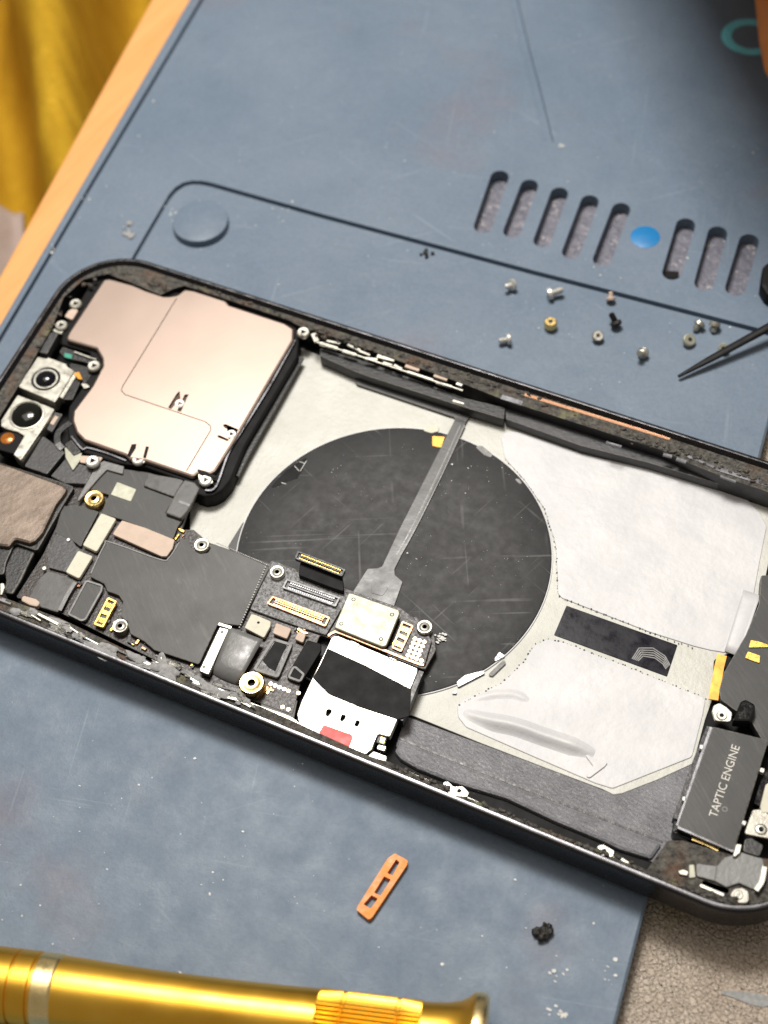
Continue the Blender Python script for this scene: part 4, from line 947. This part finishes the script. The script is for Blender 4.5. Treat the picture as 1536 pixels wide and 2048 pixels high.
# ================================================================== LOOSE THINGS
# screws on the mat
def screw_mesh(name, head_r, head_h, shaft_r, shaft_l, mat):
    bm = bmesh.new()
    lathe_bm(bm, (0, 0), [(0, head_h - .3), (head_r * .26, head_h - .3), (head_r * .34, head_h), (head_r * .84, head_h), (head_r, head_h - .18), (head_r, .06), (head_r * .9, 0), (shaft_r, 0)] + sum([[(shaft_r, -.25 * k - .05), (shaft_r * .78, -.25 * k - .17)] for k in range(int(shaft_l / .25))], []) + [(shaft_r * .6, -shaft_l), (0, -shaft_l)], 24, [1, 1] + [0] * 99)
    return bm
GS = 'tiny screws scattered on the mat'
def loose_screw(px, label, hr, hh, sr, sl, mat, tilt, rotz, m2='grey_plastic'):
    hr, hh, sr, sl = hr * .9, hh * .9, sr * .9, sl * .85
    root = thing('screw', label, 'screw', (0, 0, 0), GS)
    z = 0
    c = U(px, hh * .5)
    head = bmesh.new(); lathe_bm(head, (0, 0), [(0, hh - .3), (hr * .26, hh - .3), (hr * .34, hh), (hr * .84, hh), (hr, hh - .18), (hr, .06), (hr * .9, 0), (0, 0)], 24, [1, 1, 0, 0, 0, 0, 0])
    shaft = bmesh.new(); lathe_bm(shaft, (0, 0), [(sr, 0)] + sum([[(sr, -.25 * k - .05), (sr * .78, -.25 * k - .17)] for k in range(int(sl / .25))], []) + [(sr * .6, -sl), (0, -sl)], 18)
    build('head', head, [mat, m2], root); build('shaft', shaft, mat if mat != 'lump' else 'plastic', root)
    root.rotation_euler = (tilt, 0, rotz)
    R_ = root.rotation_euler.to_matrix(); low = 1e9                       # rest the lowest point on the mat
    for zz, rad in ((hh, hr), (0, hr), (-sl, sr * .6)):
        for k in range(24):
            a = k * math.pi / 12; low = min(low, (R_ @ Vector((rad * math.cos(a), rad * math.sin(a), zz))).z)
    root.location = Vector((c.x, c.y, -low)) * MM; ROOTLOC[root.name] = Vector((c.x, c.y, -low))
    return root
SCR = [((1021, 577), 'bright silver screw farthest left under the long groove', 1.25, .9, .6, 1.6, 'steel', 1.9, 2.6),
       ((1104, 592), 'silver screw lying on its side with threaded shaft showing', 1.3, 1.0, .75, 2.6, 'steel', 1.75, -.9),
       ((1221, 600), 'small dull pinkish screw close to the long groove', 1.0, .7, .5, 1.2, 'foam_pink', 2.2, .4),
       ((1101, 651), 'brassy flat headed screw standing upright on its head', 1.35, 1.5, .7, .6, 'brass', 0, 0),
       ((1230, 650), 'dark screw with a brown tip tilted beside the small white screw', 1.2, .9, .7, 2.2, 'lump', 2.0, .9),
       ((1195, 677), 'small white headed screw in the middle of the scatter', 1.2, .8, .6, .9, 'white', .35, .6),
       ((1013, 684), 'silver screw nearest the phone rim at the left of the scatter', 1.2, .9, .65, 1.8, 'steel', 1.6, 2.2),
       ((1284, 712), 'grey screw alone with a dark shadow, nearest the phone on the right', 1.15, .9, .7, 2.0, 'nickel', 2.3, 2.9),
       ((1396, 655), 'pale screw, left one of the close pair under the groove', 1.2, .9, .7, 1.4, 'nickel', 1.2, 2.8),
       ((1428, 657), 'pale screw, right one of the close pair under the groove', 1.2, .9, .7, 1.4, 'nickel', .9, 3.3),
       ((1376, 684), 'cream domed screw just below the close pair', 1.35, .9, .6, .8, 'cream', .5, 1.2),
       ((1446, 700), 'pale screw half covered by the black tweezer tip', 1.1, .8, .6, 1.0, 'cream', .7, .2)]
for s_ in SCR: loose_screw(*s_)
# tweezers: one long black arm, its tip just above the mat
TW = thing('tweezers', 'pointed black tweezer arm lying across the mat at the right edge', 'tweezers', U((1440, 712), 1))
bm = bmesh.new(); pv = None
for k in range(16):
    t = k / 15; q = (1357 + 260 * t, 753 - 142 * t)
    p = U(q, .9 + 3.5 * t); p2 = U((q[0] + 8, q[1] - 4.4), .9 + 3.5 * t); ax = (p2 - p).normalized(); s = Vector((-ax.y, ax.x, 0)).normalized()
    w, h = .25 + .3 * min(1, t * 4) + .3 * t, .5 + .6 * t
    cur = [bm.verts.new(p + s * (w * a) + Vector((0, 0, h * b))) for a, b in ((-1, -.3), (-.7, -.5), (.7, -.5), (1, -.3), (1, .3), (.7, .5), (-.7, .5), (-1, .3))]
    if pv: strip(bm, pv, cur)
    else: bm.faces.new(cur)
    pv = cur
bm.faces.new(pv); build('arm', bm, 'tool_black', TW, ang=.9)
# black rounded tool end by the slots
bm = bmesh.new(); c = U((1534, 548), 0); prof = [(0, 6), (2.2, 5.8), (3.0, 5.0), (3.1, .6), (2.8, 0), (0, 0)]
c2 = c + Vector((2.0, 0, 0))
slb = slab_bm([U(p, 3).to_2d() for p in ((1526, 530), (1548, 512), (1640, 480), (1660, 560), (1560, 594), (1534, 590), (1521, 568))], 3, 2.98, 1.5, .8)
bm.free(); tag(build('tool_end', slb, 'tool_black', origin=(c2.x, c2.y, 0)), 'black rounded tool end beside the last mat slot at the right edge', 'tool')
# small black bit in the sixth slot
bm = slab_bm([U(p, -1.6).to_2d() for p in L1((1034, 632), (1108, 636), (1100, 672), (1036, 668))], -1.4, 1.15, .3, .2)
c = U((1340, 549), -2.5); tag(build('black_chip', bm, 'dark', origin=(c.x, c.y, -2.5)), 'small black chip lying in the near end of a mat slot', 'chip')
# orange handle in the top right corner
OH = thing('orange_handle', 'orange tool handle cut off by the top right corner', 'handle', U((1560, 60), 0))
bm = bmesh.new(); a, b = U((1562, -260), 9), U((1572, 170), 9); pv = None; ax = (b - a).normalized(); s = ax.cross(Vector((0, 0, 1))).normalized(); up = s.cross(ax)
for t, r in ((0, 6.2), (.3, 6.4), (.6, 6.0), (.8, 5.2), (.92, 4.2), (.98, 2.8), (1, .4)):
    cur = [bm.verts.new(a.lerp(b, t) + s * (r * math.cos(k * math.pi / 10)) + up * (r * math.sin(k * math.pi / 10))) for k in range(20)]
    if pv: strip(bm, pv, cur)
    else: bm.faces.new(cur)
    pv = cur
bm.faces.new(pv); build('grip', bm, 'orange_h', OH, ang=1)
# orange bracket with three windows
zB = .9
outb = L5((410, 182), (482, 222), (478, 245), (288, 530), (268, 548), (200, 492), (208, 470), (372, 210))
hb = [L5((418, 215), (436, 232), (398, 305), (368, 290)), L5((352, 308), (388, 326), (332, 415), (296, 398)), L5((282, 412), (318, 430), (278, 486), (238, 462))]
p = fillet(P2(outb, zB), .35); hs = [fillet(P2(h, zB), .12) for h in hb]
bm = bmesh.new(); t_, l_ = ring(bm, p, zB), ring(bm, p, .02); strip(bm, t_, l_); hts, hls = [], []
for h in hs:
    a_, b_ = ring(bm, h, zB), ring(bm, h, .02); strip(bm, a_, b_); hts.append(a_); hls.append(b_)
fill(bm, [t_] + hts); fill(bm, [l_] + hls)
c = U((763, 1772), 0); tag(build('plastic_bracket', bm, 'orange', origin=(c.x, c.y, 0), ang=.5), 'small orange plastic bracket with three windows lying on the blue mat', 'bracket')
# dark crumb
bm = bmesh.new()
for k in range(14):
    q = (1087 + rnd.gauss(0, 7), 1862 + rnd.gauss(0, 7)); lump(bm, U(q, .4 + rnd.random() * .4), rnd.uniform(.3, .75), .8, 2)
c = U((1087, 1862)); tag(build('dark_crumb', bm, 'lump', origin=(c.x, c.y, 0), ang=2.5), 'black crumbly lump of dirt on the mat below the phone', 'crumb')
bm = bmesh.new()
for k in range(6):
    q = (850 + rnd.gauss(0, 5), 508 + rnd.gauss(0, 3)); lump(bm, U(q, .25), rnd.uniform(.25, .5), .7, 1)
c = U((850, 508)); tag(build('dark_crumb', bm, 'lump', origin=(c.x, c.y, 0), ang=2.5), 'tiny black crumb on the mat just under the long groove', 'crumb')
# blob of clear glue near the nub
bm = bmesh.new()
for k in range(10):
    q = (250 + rnd.gauss(0, 7), 462 + rnd.gauss(0, 8)); lump(bm, U(q, .12), rnd.uniform(.3, .8), .25, 2)
c = U((250, 462)); tag(build('glue_drop', bm, 'foam_grey', origin=(c.x, c.y, 0), ang=2.5), 'pale crusty glue drop on the mat left of the round nub', 'glue drop')
# pale dust and flakes, on the mat and inside the phone
bm = bmesh.new()
def flake(p, r):
    a0 = rnd.uniform(0, 6); k = rnd.choice((4, 5, 6)); st = rnd.uniform(.35, 1)
    top = [bm.verts.new(p + Vector((r * math.cos(a0 + 6.283 * i / k) * rnd.uniform(.6, 1.2), r * st * math.sin(a0 + 6.283 * i / k) * rnd.uniform(.6, 1.2), r * .35))) for i in range(k)]
    bot = [bm.verts.new(v.co - Vector((0, 0, r * .35))) for v in top]
    strip(bm, top, bot); bm.faces.new(top); bm.faces.new(bot)
for k in range(300):
    q = (rnd.uniform(0, 1536), rnd.uniform(150, 2048)); p = U(q)
    if q[1] < 640 and q[0] < 420 - q[1] * .6: continue
    dl_ = (p.to_2d() - BL); inx = Vector((TR - TL)).normalized()
    rel = p.to_2d() - TL
    if -3 < rel.dot(inx) < 164 and -3 < rel.dot((BL - TL).normalized()) < 82: continue
    if q[0] > 1232 and q[1] > 1790: continue
    flake(p, min(.42, abs(rnd.gauss(.03, .10)) + .04))
for q, n_, sp_, r_ in (((345, 425), 12, 9, .28), ((565, 418), 7, 10, .3), ((480, 440), 8, 40, .22), ((1122, 293), 3, 3, .5), ((108, 500), 5, 4, .4), ((170, 398), 4, 5, .3), ((1115, 1945), 8, 9, .4), ((1220, 1945), 6, 10, .4), ((1120, 2030), 10, 10, .45), ((430, 1775), 6, 12, .3), ((1190, 545), 4, 10, .3)):
    for k in range(n_): flake(U((q[0] + rnd.gauss(0, sp_), q[1] + rnd.gauss(0, sp_))), rnd.uniform(.4, 1) * r_)
for k in range(520):
    a, rr_ = rnd.uniform(0, 6.283), cr_ * math.sqrt(rnd.random()) * .97
    if noise.noise((rr_ * math.cos(a) * .12, rr_ * math.sin(a) * .12, 3)) < .12: continue
    flake(Vector((cc.x + rr_ * math.cos(a), cc.y + rr_ * math.sin(a), zc + .03)), rnd.uniform(.02, .10) if rnd.random() < .95 else .2)
for k in range(22): flake(U((882 + rnd.gauss(0, 7), 1276 + rnd.gauss(0, 5)), zc + .03 + rnd.random() * .2), rnd.uniform(.1, .45))
o = build('dust', bm, 'dust', origin=(80, -20, 0), smooth=False); tag(o, 'pale dust flecks and flakes scattered over mat and coil', 'dust', kind='stuff')
# smudge trails: thin dried streaks on the mat near the screwdriver
# ---- screwdriver
SD = thing('screwdriver', 'gold metal screwdriver handle with knurled end at the lower left', 'screwdriver', U((480, 2050), 0))
zs = 6.0; a, b = U((0, 1970), zs), U((972, 2093), zs); ax = (b - a).normalized(); s = ax.cross(Vector((0, 0, 1))).normalized(); up = s.cross(ax); Ls = (b - a).length
pxmm = Ls / math.hypot(972, 123)
def lathe_axis(prof, mat, name, ribs=None, mis=None, seg=64, mats=None):
    bm = bmesh.new(); pv = None
    for k, (x, r) in enumerate(prof):
        cur = []
        for i in range(seg):
            an = 2 * math.pi * i / seg; rr2 = r * (1 - (.06 if ribs and ribs[0] <= x <= ribs[1] and i % 2 else 0))
            cur.append(bm.verts.new(a + ax * (x * pxmm) + s * (rr2 * pxmm * math.cos(an)) + up * (rr2 * pxmm * math.sin(an))))
        if pv: strip(bm, pv, cur, mis[k - 1] if mis else 0)
        else: bm.faces.new(cur)
        pv = cur
    bm.faces.new(pv)
    return build(name, bm, mats or mat, SD, ang=.5)
lathe_axis([(-420, 74), (34, 75), (36, 71), (40, 71), (42, 75), (76, 75), (78, 71), (84, 71), (86, 75)], 'gold', 'front_ring')
lathe_axis([(86, 75), (88, 75), (122, 74.5), (126, 72)], 'gold_pale', 'pale_ring')
lathe_axis([(126, 72), (160, 71.5), (220, 69), (300, 66.5), (400, 65.5), (500, 66), (580, 67.5), (648, 69.5)], 'gold', 'shank')
lathe_axis([(648, 69), (650, 70.6), (695, 70.6), (697, 68), (701, 68), (703, 70.6), (802, 70.6), (804, 68), (808, 68), (810, 70.6), (850, 70.6), (852, 69)], 'gold', 'knurled_grip', ribs=(650, 850), seg=92)
lathe_axis([(852, 69), (870, 70), (900, 73), (925, 79), (940, 88), (948, 96), (954, 99)], 'gold', 'flared_cap')
lathe_axis([(954, 99), (962, 100), (972, 98), (978, 92), (980, 60)], 'gold_pale', 'end_cap')

# unseen shelf added beyond the top right to cast shade on the mat's corner
LAMP = Vector((80, -30, 5)) + Vector((-.215, .285, .92)).normalized() * 520; hs_ = 72
def shelf_edge(px): g = U(px); return (g + (LAMP - g) * (hs_ / LAMP.z)).to_2d()
e0, e1 = shelf_edge((1295, 0)), shelf_edge((1550, 520))
ed = (e1 - e0).normalized(); en = Vector((-ed.y, ed.x)); en = en if en.x > 0 else -en
k0, k1 = e0 - ed * 90, e1 + ed * 2
RS = thing('shadow_shelf', 'unseen dark shelf added to shade the far right end of the mat', 'shelf', ((k0.x + k1.x) / 2 + en.x * 70, (k0.y + k1.y) / 2 + en.y * 70, -4))
build('shade_board', slab_bm([k0, k1, k1 + en * 150, k0 + en * 150], hs_ + 9, 9, 4, 1), 'tool_black', RS)
for q in (k0 + en * 25 + ed * 15, k0 + en * 140 + ed * 10, k1 + en * 60 - ed * 20, k1 + en * 140 - ed * 10):
    bm = bmesh.new(); box_bm(bm, (q.x, q.y, -4), 9, 9, hs_ + 3.9, math.atan2(ed.y, ed.x)); build('leg', bm, 'tool_black', RS)

# ================================================================== LIGHT
def area(name, loc, target, sx, sy, power, col):
    ld_ = bpy.data.lights.new(name, 'AREA'); ld_.shape = 'RECTANGLE'; ld_.size = sx * MM; ld_.size_y = sy * MM; ld_.energy = power; ld_.color = col
    o = bpy.data.objects.new(name, ld_); COL.objects.link(o); o.location = Vector(loc) * MM
    o.rotation_euler = (Vector(target) - Vector(loc)).to_track_quat('-Z', 'Y').to_euler(); return o
tg = Vector((80, -30, 5)); dr = Vector((-.215, .285, .92)).normalized()
area('desk_lamp', tg + dr * 520, tg, 150, 110, 2.75, (1.0, .965, .91))
area('overhead_fill', (-250, 250, 1500), (80, -20, 0), 900, 900, 7.0, (1.0, .92, .82))  # broad soft fill added from above, no such lamp in view
W = bpy.data.worlds.new('World'); S.world = W; W.use_nodes = True
bg = W.node_tree.nodes['Background']; bg.inputs['Color'].default_value = (1.0, .89, .77, 1); bg.inputs['Strength'].default_value = .25
S.view_settings.view_transform = 'Standard'; S.view_settings.look = 'None'; S.view_settings.exposure = 0; S.view_settings.gamma = 1
S.render.engine = 'CYCLES'; S.cycles.use_denoising = True; S.cycles.max_bounces = 6
